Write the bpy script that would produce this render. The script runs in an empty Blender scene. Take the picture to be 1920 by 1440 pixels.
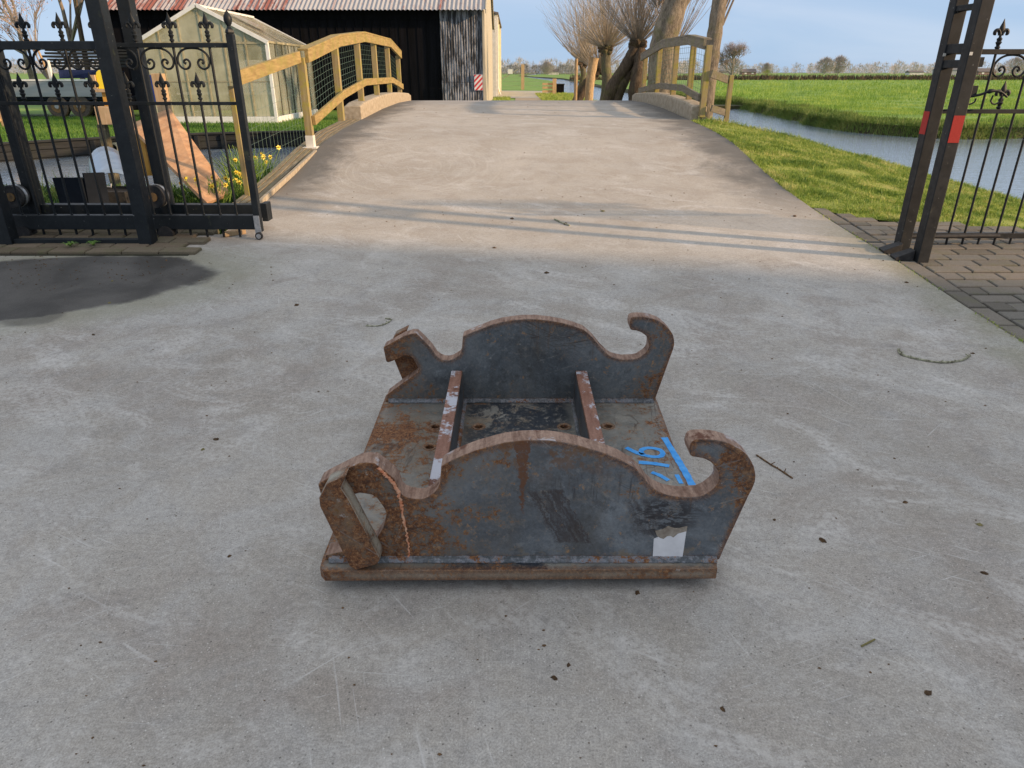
import bpy, bmesh, math, random
import numpy as np
from mathutils import Vector, Matrix
random.seed(7); rng = np.random.default_rng(7)
R = math.radians
sc = bpy.context.scene
col = sc.collection

# ------------------------------------------------------------------ camera, world, sun, exposure
CAM_H = 1.40
cd = bpy.data.cameras.new('camera'); cam = bpy.data.objects.new('camera', cd); col.objects.link(cam)
cd.sensor_width = 36; cd.lens = 36*1290/1920; cd.clip_start = 0.05; cd.clip_end = 6000
cam.location = (0, 0, CAM_H); cam.rotation_euler = (R(90)-math.atan(585/1290), 0, 0)
cd.dof.use_dof = False
sc.camera = cam
SKY_LEVEL = 8.3
SUN_EL = 16.5; SUN_AZ = 107.5            # compass style: 0 = +Y, clockwise to +X
w = bpy.data.worlds.new('World'); sc.world = w; w.use_nodes = True
wn = w.node_tree; wn.nodes.clear()
def WN(t, **k):
    n = wn.nodes.new(t)
    for a, b in k.items(): setattr(n, a, b)
    return n
sky = WN('ShaderNodeTexSky', sky_type='NISHITA', sun_disc=False, sun_elevation=R(SUN_EL), sun_rotation=R(SUN_AZ),
         air_density=.6, dust_density=.4, ozone_density=2.0, altitude=0)
wtc = WN('ShaderNodeTexCoord'); wsx = WN('ShaderNodeSeparateXYZ')
# clear blue low in the sky, thin bright cloud veil higher up, soft cloud streaks; the Nishita sky adds the glow on the sun's side
wgr = WN('ShaderNodeValToRGB'); e = wgr.color_ramp.elements
for p_, c_ in ((0.0, (.35,.50,.72)), (.035, (.17,.34,.66)), (.10, (.21,.40,.71)), (.20, (.52,.63,.78)), (.42, (.92,.93,.94)), (1.0, (1.12,1.07,1.0))):
    k_ = e[0] if p_ == 0 else (e[1] if p_ == 1.0 else e.new(p_)); k_.position = p_; k_.color = (*c_, 1)
wmp = WN('ShaderNodeMapping'); wmp.inputs['Scale'].default_value = (1, 1, 5.5)
wno = WN('ShaderNodeTexNoise'); wno.inputs['Scale'].default_value = 2.6; wno.inputs['Detail'].default_value = 6; wno.inputs['Roughness'].default_value = .5; wno.inputs['Distortion'].default_value = .5
wra = WN('ShaderNodeValToRGB'); wra.color_ramp.elements[0].position = .40; wra.color_ramp.elements[1].position = .66; wra.color_ramp.elements[1].color = (.75,.75,.75,1)
wmx = WN('ShaderNodeMix', data_type='RGBA'); wmx.inputs[7].default_value = (.56, .65, .80, 1)
wsc = WN('ShaderNodeMix', data_type='RGBA', blend_type='MULTIPLY'); wsc.inputs[0].default_value = 1; wsc.inputs[7].default_value = (SKY_LEVEL, SKY_LEVEL, SKY_LEVEL, 1)
wad = WN('ShaderNodeMix', data_type='RGBA', blend_type='ADD'); wad.inputs[0].default_value = .16
wbg = WN('ShaderNodeBackground'); wbg.inputs['Strength'].default_value = .10
wou = WN('ShaderNodeOutputWorld')
L = wn.links.new
L(wtc.outputs['Generated'], wsx.inputs[0]); L(wsx.outputs['Z'], wgr.inputs[0])
L(wtc.outputs['Generated'], wmp.inputs[0]); L(wmp.outputs[0], wno.inputs['Vector']); L(wno.outputs['Fac'], wra.inputs[0])
L(wra.outputs[0], wmx.inputs[0]); L(wgr.outputs[0], wmx.inputs[6]); L(wmx.outputs[2], wsc.inputs[6]); L(wsc.outputs[2], wad.inputs[6]); L(sky.outputs[0], wad.inputs[7])
L(wad.outputs[2], wbg.inputs[0]); L(wbg.outputs[0], wou.inputs[0])
sd = bpy.data.lights.new('sun', 'SUN'); sd.energy = 5.0; sd.angle = R(1.2); sd.color = (1, .69, .41)
sun = bpy.data.objects.new('sun', sd); col.objects.link(sun)
S = Vector((math.sin(R(SUN_AZ))*math.cos(R(SUN_EL)), math.cos(R(SUN_AZ))*math.cos(R(SUN_EL)), math.sin(R(SUN_EL))))
sun.rotation_euler = S.to_track_quat('Z', 'Y').to_euler()
sc.view_settings.view_transform = 'Standard'; sc.view_settings.look = 'None'
sc.view_settings.exposure = 0.25; sc.view_settings.gamma = 1; sc.view_settings.use_curve_mapping = False
sc.render.engine = 'CYCLES'

# ------------------------------------------------------------------ node materials
class M:
    def __init__(s, name, rough=.8, spec=.3, metal=0):
        s.m = bpy.data.materials.new(name); s.m.use_nodes = True; s.t = s.m.node_tree; s.t.nodes.clear()
        s.b = s.t.nodes.new('ShaderNodeBsdfPrincipled'); s.o = s.t.nodes.new('ShaderNodeOutputMaterial')
        s.t.links.new(s.b.outputs[0], s.o.inputs[0])
        s.b.inputs['Roughness'].default_value = rough; s.b.inputs['Metallic'].default_value = metal
        s.b.inputs['Specular IOR Level'].default_value = spec
        s.tc = s.t.nodes.new('ShaderNodeTexCoord')
    def put(s, v, inp):
        if isinstance(v, bpy.types.NodeSocket): s.t.links.new(v, inp)
        elif isinstance(v, (tuple, list)): inp.default_value = (*v, 1) if len(v) == 3 and inp.type == 'RGBA' else v
        elif inp.type == 'RGBA': inp.default_value = (v, v, v, 1)
        else: inp.default_value = v
    def co(s, scale=(1,1,1), rot=(0,0,0), kind='Object', loc=(0,0,0)):
        n = s.t.nodes.new('ShaderNodeMapping'); s.t.links.new(s.tc.outputs[kind], n.inputs[0])
        n.inputs['Rotation'].default_value = rot; n.inputs['Location'].default_value = loc
        k = s.t.nodes.new('ShaderNodeMapping'); s.t.links.new(n.outputs[0], k.inputs[0]); k.inputs['Scale'].default_value = scale
        return k.outputs[0]
    def noise(s, sc_=5, det=5, ro=.6, vec=None, dist=0):
        n = s.t.nodes.new('ShaderNodeTexNoise'); n.inputs['Scale'].default_value = sc_; n.inputs['Detail'].default_value = det
        n.inputs['Roughness'].default_value = ro; n.inputs['Distortion'].default_value = dist
        s.t.links.new(vec if vec is not None else s.tc.outputs['Object'], n.inputs['Vector']); return n.outputs['Fac']
    def vor(s, sc_=5, vec=None, feature='F1', out='Distance'):
        n = s.t.nodes.new('ShaderNodeTexVoronoi'); n.feature = feature; n.inputs['Scale'].default_value = sc_
        s.t.links.new(vec if vec is not None else s.tc.outputs['Object'], n.inputs['Vector']); return n.outputs[out]
    def ramp(s, f, stops):
        n = s.t.nodes.new('ShaderNodeValToRGB'); e = n.color_ramp.elements
        while len(e) < len(stops): e.new(.5)
        for k, (p, c) in enumerate(stops):
            e[k].position = p; e[k].color = (*c, 1) if isinstance(c, (tuple, list)) else (c, c, c, 1)
        s.put(f, n.inputs[0]); return n.outputs[0]
    def step(s, f, a, b):
        n = s.t.nodes.new('ShaderNodeMapRange'); n.interpolation_type = 'SMOOTHSTEP'
        s.put(f, n.inputs[0]); n.inputs[1].default_value = a; n.inputs[2].default_value = b; return n.outputs[0]
    def mix(s, f, a, b, mode='MIX'):
        n = s.t.nodes.new('ShaderNodeMix'); n.data_type = 'RGBA'; n.blend_type = mode
        s.put(f, n.inputs[0]); s.put(a, n.inputs[6]); s.put(b, n.inputs[7]); return n.outputs[2]
    def math(s, op, a, b=0, c=0):
        n = s.t.nodes.new('ShaderNodeMath'); n.operation = op; s.put(a, n.inputs[0]); s.put(b, n.inputs[1]); s.put(c, n.inputs[2]); return n.outputs[0]
    def xyz(s, v=None):
        n = s.t.nodes.new('ShaderNodeSeparateXYZ'); s.t.links.new(v if v is not None else s.tc.outputs['Object'], n.inputs[0]); return n.outputs
    def comb(s, x, y, z):
        n = s.t.nodes.new('ShaderNodeCombineXYZ'); s.put(x, n.inputs[0]); s.put(y, n.inputs[1]); s.put(z, n.inputs[2]); return n.outputs[0]
    def rnd(s):
        return s.t.nodes.new('ShaderNodeObjectInfo').outputs['Random']
    def edge(s, r=.015):
        n = s.t.nodes.new('ShaderNodeBevel'); n.inputs['Radius'].default_value = r; n.samples = 4
        g = s.t.nodes.new('ShaderNodeNewGeometry'); d = s.t.nodes.new('ShaderNodeVectorMath'); d.operation = 'DOT_PRODUCT'
        s.t.links.new(n.outputs[0], d.inputs[0]); s.t.links.new(g.outputs['Normal'], d.inputs[1])
        return s.math('SUBTRACT', 1, d.outputs['Value'])
    def bump(s, h, st=.3, dist=.01):
        n = s.t.nodes.new('ShaderNodeBump'); n.inputs['Strength'].default_value = st; n.inputs['Distance'].default_value = dist
        s.t.links.new(h, n.inputs['Height']); s.t.links.new(n.outputs[0], s.b.inputs['Normal'])
    def color(s, c): s.put(c, s.b.inputs['Base Color']); return s
    def rough(s, v): s.put(v, s.b.inputs['Roughness']); return s

def simple(name, a, b=None, scale=8, rough=.8, spec=.3, metal=0, stretch=(1,1,1), bump=0, var=0, det=6, lo=.35, hi=.65):
    m = M(name, rough, spec, metal); b = b or a
    n = m.noise(scale, det, .6, m.co(stretch)); c = m.ramp(n, [(lo, a), (hi, b)])
    if var:
        r = m.rnd(); k = m.math('MULTIPLY_ADD', r, var, 1-var/2); c = m.mix(1, c, m.comb(k, k, k), 'MULTIPLY')
    m.color(c)
    if bump: m.bump(n, bump)
    return m.m

# ---- concrete
def mat_concrete():
    m = M('concrete', .9, .25); x, y, z = m.xyz()
    big = m.noise(.7, 6, .6, m.co((1, .8, 1)), .6)
    mid = m.noise(3.2, 7, .65, None, .8)
    fine = m.noise(48, 7, .75); grit = m.noise(190, 4, .85)
    c = m.ramp(big, [(.33, (.295, .271, .240)), (.5, (.362, .338, .305)), (.68, (.445, .420, .385))])
    c = m.mix(m.math('MULTIPLY', m.step(mid, .38, .68), .55), c, (.42, .415, .405))
    c = m.mix(m.math('MULTIPLY', m.step(m.noise(1.7, 6, .65, m.co((1,1,1), loc=(9,3,0)), .7), .46, .68), .6), c, (.27, .235, .205))
    c = m.mix(m.math('MULTIPLY', m.step(m.noise(5.5, 7, .7, m.co((1,1,1), loc=(2,8,0)), .5), .50, .72), .5), c, (.25, .24, .23))
    g = m.ramp(grit, [(.28, .12), (.42, .78), (.52, 1.03), (.62, 1.4), (.75, 2.1)])
    c = m.mix(.68, c, g, 'MULTIPLY')
    c = m.mix(.45, c, m.ramp(fine, [(.3, .50), (.7, 1.48)]), 'MULTIPLY')
    c = m.mix(m.math('MULTIPLY', m.step(m.math('ADD', y, m.math('MULTIPLY', mid, 1.2)), 5.0, 6.6), .34), c, (.42,.36,.285))
    # pores
    v = m.vor(38); c = m.mix(m.math('MULTIPLY', m.step(v, .13, .06), .75), c, (.10, .09, .08))
    v = m.vor(55); c = m.mix(m.math('MULTIPLY', m.step(v, .12, .06), .6), c, (.75, .73, .70))
    # pale drag scratches in several directions
    for rot, sx, sy, lo, l in ((.5, 2.6, 70, .67, 2), (-.75, 3.0, 90, .68, 5), (1.25, 2.2, 80, .68, 8), (.1, 1.6, 76, .69, 12), (-.35, 3.6, 120, .66, 17), (.9, 1.3, 60, .70, 21)):
        n = m.noise(1.0, 3, .55, m.co((sx, sy, 1), (0, 0, rot), loc=(l, l*2, 0)), .25)
        brk = m.step(m.noise(2.1, 3, .6, m.co((1,1,1), loc=(l*3, 0, 0))), .48, .60)
        c = m.mix(m.math('MULTIPLY', m.math('MULTIPLY', m.step(n, lo-.045, lo+.05), brk), .38), c, (.64, .63, .62))
    # chalky scuffed zones
    sc1 = m.noise(1.3, 8, .75, m.co((1, 1.9, 1), (0, 0, .5), loc=(3, 7, 0)), 1.2)
    c = m.mix(m.math('MULTIPLY', m.math('MULTIPLY', m.step(sc1, .50, .66), m.step(fine, .32, .6)), .55), c, (.58, .565, .545))
    # turning tyre arcs at the left of the ramp
    dx = m.math('ADD', x, 1.15); dy = m.math('MULTIPLY', m.math('SUBTRACT', y, 8.3), .75)
    rr = m.math('SQRT', m.math('ADD', m.math('MULTIPLY', dx, dx), m.math('MULTIPLY', dy, dy)))
    ring = m.noise(1, 3, .6, m.comb(m.math('MULTIPLY', rr, 26), m.math('MULTIPLY', m.math('ARCTAN2', dy, dx), .7), 0))
    msk = m.math('MULTIPLY', m.step(rr, 1.35, .9), m.step(rr, .1, .35))
    c = m.mix(m.math('MULTIPLY', m.math('MULTIPLY', m.step(ring, .50, .66), m.math('MULTIPLY', msk, mid)), .5), c, (.55, .52, .47))
    # dirt + moss along the ramp edges
    ne = m.noise(1.6, 6, .7, m.co((1, 1, 1), loc=(4, 4, 0)), .5)
    er = m.math('ADD', x, m.math('MULTIPLY', ne, 1.5)); el = m.math('SUBTRACT', x, m.math('MULTIPLY', ne, 1.3))
    onramp = m.step(y, 6.0, 8.0)
    dk = m.math('MULTIPLY', m.math('MAXIMUM', m.step(er, 2.75, 3.5), m.step(el, -2.45, -3.0)), onramp)
    c = m.mix(m.math('MULTIPLY', dk, .82), c, (.085, .083, .078))
    # greyer, darker tone across the crest
    c = m.mix(m.math('MULTIPLY', m.step(y, 14.5, 16), .35), c, (.22, .22, .225))
    ms = m.math('MULTIPLY', m.step(m.math('ADD', x, m.math('MULTIPLY', ne, .9)), 2.9, 3.4), m.step(y, 6.5, 5.6))
    c = m.mix(m.math('MULTIPLY', ms, .45), c, (.15, .155, .07))
    # wet stain by the gate, with a green rim
    ns = m.noise(2.3, 5, .6, None, .3)
    a = m.math('DIVIDE', m.math('ADD', x, 3.35), 1.22)
    bq = m.math('DIVIDE', m.math('SUBTRACT', m.math('ADD', y, m.math('MULTIPLY', x, -.17)), 5.08), .66)
    q = m.math('ADD', m.math('SQRT', m.math('ADD', m.math('MULTIPLY', a, a), m.math('MULTIPLY', bq, bq))), m.math('MULTIPLY', m.math('SUBTRACT', ns, .5), .34))
    c = m.mix(m.math('MULTIPLY', m.step(q, 1.55, 1.02), .55), c, (.235, .235, .165))
    wet = m.step(q, 1.03, .93)
    a2 = m.math('DIVIDE', m.math('ADD', x, 2.92), .22); b2 = m.math('DIVIDE', m.math('SUBTRACT', y, 4.0), .17)
    q2 = m.math('ADD', m.math('SQRT', m.math('ADD', m.math('MULTIPLY', a2, a2), m.math('MULTIPLY', b2, b2))), m.math('MULTIPLY', m.math('SUBTRACT', ns, .5), 1.5))
    wet = m.math('MAXIMUM', wet, m.math('MULTIPLY', m.step(q2, 1.1, .7), .6))
    wc = m.mix(m.step(ns, .35, .65), (.034, .031, .030), (.078, .072, .068)); wc = m.mix(.6, wc, g, 'MULTIPLY')
    c = m.mix(m.math('MULTIPLY', wet, .93), c, wc)
    m.color(c); m.rough(m.math('MULTIPLY_ADD', wet, -.28, .9))
    m.bump(m.math('ADD', m.math('MULTIPLY', grit, .5), fine), .35, .004)
    return m.m

# ---- worn painted steel
def mat_steel(name, paint=(.040,.050,.062), paint2=(.085,.10,.115), rust=0.0, xb=None, marks=False, zb=None, seed=0, light=None, deck=False, edge_w=3.2, xb2=None):
    m = M(name, .55, .4, 0); x, y, z = m.xyz(); lo = (seed*3.1, seed*1.7, seed)
    v = m.co((1, 1, 1), loc=lo)
    n1 = m.noise(7, 9, .72, v, .6); n2 = m.noise(38, 7, .7, v); n3 = m.noise(120, 5, .75, v); nb = m.noise(2.2, 4, .6, v)
    ed = m.edge(.034)
    f = m.math('ADD', m.math('ADD', m.math('MULTIPLY', n1, .42), m.math('MULTIPLY', n2, .32)), m.math('MULTIPLY', n3, .26))
    f = m.math('ADD', f, m.math('MULTIPLY', ed, edge_w)); f = m.math('ADD', f, rust)
    f = m.math('ADD', f, m.math('MULTIPLY', m.math('SUBTRACT', nb, .5), .18))
    if xb: f = m.math('ADD', f, m.math('MULTIPLY', m.step(x, xb[0], xb[1]), xb[2]))
    if xb2: f = m.math('ADD', f, m.math('MULTIPLY', m.step(x, xb2[0], xb2[1]), xb2[2]))
    if zb: f = m.math('ADD', f, m.math('MULTIPLY', m.step(z, zb[0], zb[1]), zb[2]))
    p = m.mix(m.step(m.noise(4, 8, .7, v, .5), .35, .7), paint, paint2)
    if deck:   # dark fresh paint between the ribs, pale dust round it
        zx = m.math('MULTIPLY', m.step(m.math('ABSOLUTE', m.math('SUBTRACT', m.math('ADD', x, m.math('MULTIPLY', n1, .1)), .07)), .25, .19), m.step(m.noise(5, 8, .75, v, .6), .40, .47))
        p = m.mix(zx, p, (.030,.038,.050))
        p = m.mix(m.math('MULTIPLY', m.step(m.noise(6, 8, .75, m.co((1,1,1), loc=(8,2,1)), .6), .54, .60), .75), p, (.30,.25,.19))
    p = m.mix(m.math('MULTIPLY', m.step(n2, .52, .7), .45), p, tuple(k*1.7 for k in paint2))
    p = m.mix(.55, p, m.ramp(n3, [(.3, .55), (.7, 1.5)]), 'MULTIPLY')
    p = m.mix(m.math('MULTIPLY', m.step(m.noise(13, 8, .75, m.co((1,1,1), loc=(4,1,seed))), .55, .66), .6), p, tuple(k*.6 for k in paint))
    p = m.mix(m.math('MULTIPLY', m.step(m.noise(3.1, 6, .7, m.co((1,1,.35), loc=lo)), .5, .75), .55), p, (.07, .055, .038))
    r = m.ramp(n3, [(.28, (.032, .014, .010)), (.44, (.095, .038, .018)), (.56, (.21, .092, .038)), (.72, (.38, .23, .12))])
    r = m.mix(m.math('MULTIPLY', m.step(m.noise(9, 6, .6, v), .55, .72), .5), r, (.20, .15, .10))
    chip = m.step(f, .53, .575)
    halo = m.step(f, .47, .55)
    if light: # pale under-coat showing at the rim of the chips
        c = m.mix(m.math('MULTIPLY', halo, light), p, (.36, .37, .42))
    else: c = m.mix(m.math('MULTIPLY', halo, .5), p, (.17, .145, .115))
    if xb: c = m.mix(m.math('MULTIPLY', m.math('MULTIPLY', m.step(x, xb[0]+.1, xb[1]), m.step(nb, .3, .6)), .55), c, (.125,.090,.055))
    c = m.mix(chip, c, r)
    c = m.mix(m.math('MULTIPLY', m.step(m.noise(26, 8, .8, m.co((1,1,1), loc=(1,5,seed+2))), .60, .65), .85), c, (.34,.20,.10))
    c = m.mix(m.math('MULTIPLY', m.step(m.noise(19, 8, .8, m.co((1,1,1), loc=(11,5,seed+6))), .63, .67), .7), c, (.34,.33,.31))
    for rot, l in ((.15, 21), (-.5, 33)):
        s_ = m.noise(1, 3, .5, m.co((1.6, 1.6, 30), (0, rot, 0), loc=(l, l, l)), .8)
        c = m.mix(m.math('MULTIPLY', m.step(m.math('ABSOLUTE', m.math('SUBTRACT', s_, .56)), .012, .002), m.math('MULTIPLY', m.step(nb, .45, .6), .6)), c, (.05,.035,.028))
    run = m.math('MULTIPLY', m.step(m.noise(1, 5, .7, m.co((55, 55, 3.2), loc=lo)), .56, .66), m.step(nb, .40, .60))
    c = m.mix(m.math('MULTIPLY', run, .38), c, (.13,.065,.03))
    # scratches
    for rot, l in ((.35, 1), (-.7, 4), (1.2, 7)):
        s_ = m.noise(1, 2, .5, m.co((2.2, 2.2, 75), (0, rot, 0), loc=(l, l, l)), .4)
        c = m.mix(m.math('MULTIPLY', m.math('MULTIPLY', m.step(s_, .70, .75), m.step(n2, .4, .6)), .45), c, (.26, .25, .23))
    if marks:
        wob = m.math('MULTIPLY', m.math('SUBTRACT', m.noise(14, 5, .7), .5), .035)
        wob2 = m.math('MULTIPLY', m.math('SUBTRACT', m.noise(40, 6, .8), .5), .05); xx = m.math('ADD', m.math('ADD', x, wob), wob2)
        def band(x0, x1, z0, z1, lean, s=.010):
            u = m.math('ADD', xx, m.math('MULTIPLY', z, lean))
            a = m.math('MULTIPLY', m.step(u, x0, x0+s), m.step(u, x1, x1-s))
            b = m.math('MULTIPLY', m.step(m.math('ADD', z, wob), z0, z0+s), m.step(m.math('ADD', z, wob), z1, z1-s))
            return m.math('MULTIPLY', a, b)
        st = m.noise(1, 3, .6, m.comb(m.math('MULTIPLY', m.math('ADD', xx, m.math('MULTIPLY', z, .5)), 150), 0, m.math('MULTIPLY', z, 5)))
        smear = m.math('MULTIPLY', m.math('MAXIMUM', band(.20, .31, .14, .33, .5), m.math('MULTIPLY', band(.395, .50, .155, .315, .30, .03), .8)), m.step(st, .38, .56))
        c = m.mix(m.math('MULTIPLY', smear, .72), c, (.040, .027, .025))
        st2 = m.math('MULTIPLY', band(.09, .40, .27, .40, 0, .04), m.step(m.noise(1, 4, .7, m.co((70, 1, 7))), .54, .66))
        c = m.mix(m.math('MULTIPLY', st2, .6), c, (.035, .032, .036))
        n = m.t.nodes.new('ShaderNodeMath'); n.operation = 'LESS_THAN'
        m.put(m.math('ABSOLUTE', m.math('SUBTRACT', xx, .028)), n.inputs[0]); m.put(m.math('MULTIPLY_ADD', m.math('SUBTRACT', z, .25), .085, .001), n.inputs[1])
        c = m.mix(m.math('MULTIPLY', m.math('MULTIPLY', n.outputs[0], m.step(n3, .3, .5)), .9), c, (.13, .052, .022))
        rx = m.math('DIVIDE', m.math('SUBTRACT', xx, .44), .11); rz2 = m.math('DIVIDE', m.math('SUBTRACT', z, .235), .085)
        rq = m.math('SQRT', m.math('ADD', m.math('MULTIPLY', rx, rx), m.math('MULTIPLY', rz2, rz2)))
        pt = m.math('MULTIPLY', m.step(rq, 1.1, .5), m.step(m.noise(1, 7, .75, m.co((16, 1, 45)), .5), .46, .53))
        c = m.mix(m.math('MULTIPLY', pt, .85), c, (.022, .020, .024))
        tb = m.math('MULTIPLY', m.step(m.math('ABSOLUTE', m.math('SUBTRACT', xx, .12)), .3, .1), m.math('MULTIPLY', m.step(z, .33, .45), m.step(m.noise(17, 7, .8), .50, .56)))
        c = m.mix(m.math('MULTIPLY', tb, .75), c, (.15, .075, .035))
        bz = m.math('MULTIPLY', m.step(m.math('ADD', z, wob), .135, .105), m.step(m.noise(11, 6, .7), .5, .6))
        c = m.mix(m.math('MULTIPLY', bz, .7), c, (.21, .165, .11))
    m.color(c); m.rough(m.mix(chip, .42, .88))
    m.bump(m.math('ADD', m.math('MULTIPLY', chip, .5), m.math('MULTIPLY', n3, .6)), .45, .002)
    return m.m

def mat_cut(name, a=(.15,.075,.050), b=(.30,.20,.155), patch=.45, pc=(.50,.50,.53), th=.57):
    m = M(name, .7, .35); n1 = m.noise(9, 8, .7); n3 = m.noise(110, 5, .7)
    c = m.ramp(m.noise(1, 5, .65, m.co((60, 9, 60))), [(.3, a), (.7, b)])
    c = m.mix(.6, c, m.ramp(n3, [(.3, .6), (.7, 1.4)]), 'MULTIPLY')
    c = m.mix(m.math('MULTIPLY', m.step(m.noise(5.5, 8, .75), th, th+.05), patch), c, pc)
    c = m.mix(m.step(n1, .56, .64), c, (.11, .042, .022))
    m.color(c); m.bump(n3, .35, .002); return m.m

MAT = {}
MAT['concrete'] = mat_concrete()
MAT['plate_near'] = mat_steel('plate_near', paint=(.088,.101,.116), paint2=(.185,.205,.222), rust=-.025, xb=(.12, -.35, .085), marks=True, seed=1, xb2=(.52, .68, .045))
MAT['plate_far'] = mat_steel('plate_far', paint=(.076,.086,.095), paint2=(.155,.172,.183), rust=-.04, xb=(-.2, -.5, .08), xb2=(.46, .60, .085), seed=5)
MAT['base'] = mat_steel('base_steel', paint=(.14,.148,.145), paint2=(.29,.28,.25), rust=-.015, xb=(-.12, -.45, .06), seed=9, deck=True, edge_w=1.6)
MAT['base_edge'] = mat_steel('base_edge', paint=(.21,.165,.12), paint2=(.31,.26,.20), rust=.012, seed=13)
MAT['strap'] = mat_steel('strap_steel', paint=(.12,.055,.022), paint2=(.28,.15,.055), rust=.075, seed=17)
MAT['strap_edge'] = mat_steel('strap_edge', paint=(.26,.24,.19), paint2=(.42,.39,.32), rust=-.035, seed=27, edge_w=1.5)
MAT['rib'] = mat_steel('rib_steel', paint=(.035,.043,.052), paint2=(.08,.092,.105), rust=-.04, seed=21)
MAT['cut'] = mat_cut('flame_cut_edge', (.13,.065,.042), (.38,.26,.195), .6)
MAT['rib_top'] = mat_cut('rib_top_edge', (.17,.075,.05), (.26,.14,.10), .92, (.44,.46,.52), .49)
MAT['weld'] = mat_steel('weld_bead', paint=(.07,.08,.088), paint2=(.15,.16,.17), rust=.015, seed=3, light=.5, edge_w=0)
MAT['dark_hole'] = simple('hole_inside', (.006,.005,.005), (.02,.012,.008))
MAT['orange_weld'] = simple('orange_weld', (.55,.17,.07), (.66,.42,.28), 60, .7, bump=.3)
MAT['blue_paint'] = simple('blue_spray', (.03,.27,.72), (.09,.38,.82), 40, .6, bump=.1)
MAT['sticker'] = simple('sticker', (.62,.62,.64), (.74,.74,.76), 20, .5, lo=.3, hi=.6)
MAT['sticker_torn'] = simple('sticker_torn', (.22,.18,.14), (.34,.30,.25), 60, .8)
def mat_gatepaint(name, base=(.006,.009,.012), hi=(.014,.018,.021), algae=(.05,.06,.035)):
    m = M(name, .5, .32); n = m.noise(30, 5, .7)
    c = m.mix(m.step(m.noise(6, 6, .7), .35, .7), base, hi)
    c = m.mix(m.math('MULTIPLY', m.step(m.noise(9, 7, .75, m.co((1,1,.6))), .60, .70), .6), c, algae)
    c = m.mix(m.math('MULTIPLY', m.step(m.noise(45, 3, .6), .70, .74), .7), c, (.30, .31, .29))
    m.color(c); m.rough(m.ramp(n, [(.3, .42), (.7, .7)])); m.bump(n, .12, .002); return m.m
MAT['gate'] = mat_gatepaint('gate_black')
MAT['gate_right'] = mat_gatepaint('gate_weathered', (.010,.012,.014), (.024,.026,.028), (.065,.062,.045))
MAT['scrape'] = simple('bare_scrape', (.25,.15,.06), (.10,.07,.04), 30)
MAT['zinc'] = simple('galvanised', (.30,.31,.32), (.45,.46,.47), 40, .4, metal=.6, bump=.05)
MAT['zinc_sheet'] = simple('galvanised_sheet', (.30,.35,.40), (.42,.46,.50), 5, .3, metal=.95)
MAT['rubber'] = simple('rubber', (.02,.02,.022), (.045,.043,.042), 30, .7)
MAT['tyre'] = simple('tyre', (.06,.05,.042), (.11,.095,.08), 20, .85)
MAT['red_reflector'] = simple('red_reflector', (.33,.022,.018), (.44,.035,.028), 120, .6)
def mat_brick(name, stops, moss=.4, seed=0):
    m = M(name, .9, .2); r = m.rnd(); k = m.ramp(r, stops)
    off = m.comb(m.math('MULTIPLY', r, 50), m.math('MULTIPLY', r, 31), 0)
    va = m.t.nodes.new('ShaderNodeVectorMath'); va.operation = 'ADD'; m.t.links.new(m.tc.outputs['Object'], va.inputs[0]); m.t.links.new(off, va.inputs[1]); va = va.outputs[0]
    g = m.noise(160, 4, .75, va); n = m.noise(7, 6, .7, va)
    c = m.mix(.8, k, m.ramp(g, [(.3, .6), (.7, 1.4)]), 'MULTIPLY')
    c = m.mix(m.math('MULTIPLY', m.step(n, .48, .68), moss), c, (.13, .13, .065))
    m.color(c); m.bump(m.math('ADD', g, n), .4, .004); return m.m
MAT['brick'] = mat_brick('paver', [(0, (.13,.118,.10)), (.4, (.19,.17,.145)), (.7, (.16,.152,.135)), (1, (.21,.18,.15))])
MAT['brick_left'] = mat_brick('paver_mossy', [(0, (.12,.095,.065)), (.5, (.18,.14,.10)), (1, (.15,.13,.09))], .6)
MAT['joint'] = simple('joint_sand', (.018,.018,.012), (.05,.05,.028), 9, .95, bump=.2)
def mat_wood(name, a, b, algae=None, amt=.5, st=(2,2,40), k=1):
    m = M(name, .8, .25); n = m.noise(1.6*k, 7, .65, m.co(st), .4); c = m.ramp(n, [(.3, a), (.7, b)])
    if algae: c = m.mix(m.math('MULTIPLY', m.step(m.noise(5, 7, .7), .45, .65), amt), c, algae)
    m.color(c); m.bump(n, .25, .004); return m.m
MAT['rail_wood'] = mat_wood('rail_wood_left', (.22,.15,.06), (.42,.31,.13), (.22,.21,.05), .6, (22, 3, 22))  # same timber as the right rail, sunlit yellow put into its colour
MAT['rail_wood_grey'] = mat_wood('rail_wood_right', (.13,.11,.085), (.27,.235,.185), (.19,.18,.06), .5, (22, 3, 22))  # shaded copy of the rail timber, shade put into the greyer colour
MAT['post_wood'] = mat_wood('post_wood', (.24,.18,.085), (.38,.31,.17), (.33,.30,.035), .75, (22, 22, 2))
MAT['timber_edge'] = mat_wood('timber_edge', (.13,.10,.06), (.30,.25,.17), (.12,.13,.06), .35, (30, 1.5, 30))
MAT['ply'] = mat_wood('ply_panel', (.36,.19,.095), (.56,.35,.20), (.20,.125,.085), .45, (5, 1.3, 5), 1.6)
MAT['raw_timber'] = mat_wood('raw_timber', (.42,.27,.14), (.58,.41,.25), (.30,.25,.12), .3, (18,18,2))
MAT['quay'] = mat_wood('quay_boards', (.012,.014,.016), (.032,.034,.036), (.025,.030,.018), .4, (2, 2, 30))  # the quay's shadow is put into this dark blue-grey colour
MAT['kerb'] = simple('kerb_concrete', (.30,.25,.18), (.44,.38,.29), 14, .92, bump=.6, det=9)
MAT['wire'] = simple('wire', (.10,.17,.13), (.16,.22,.17), 10, .5, metal=.3)
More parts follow.
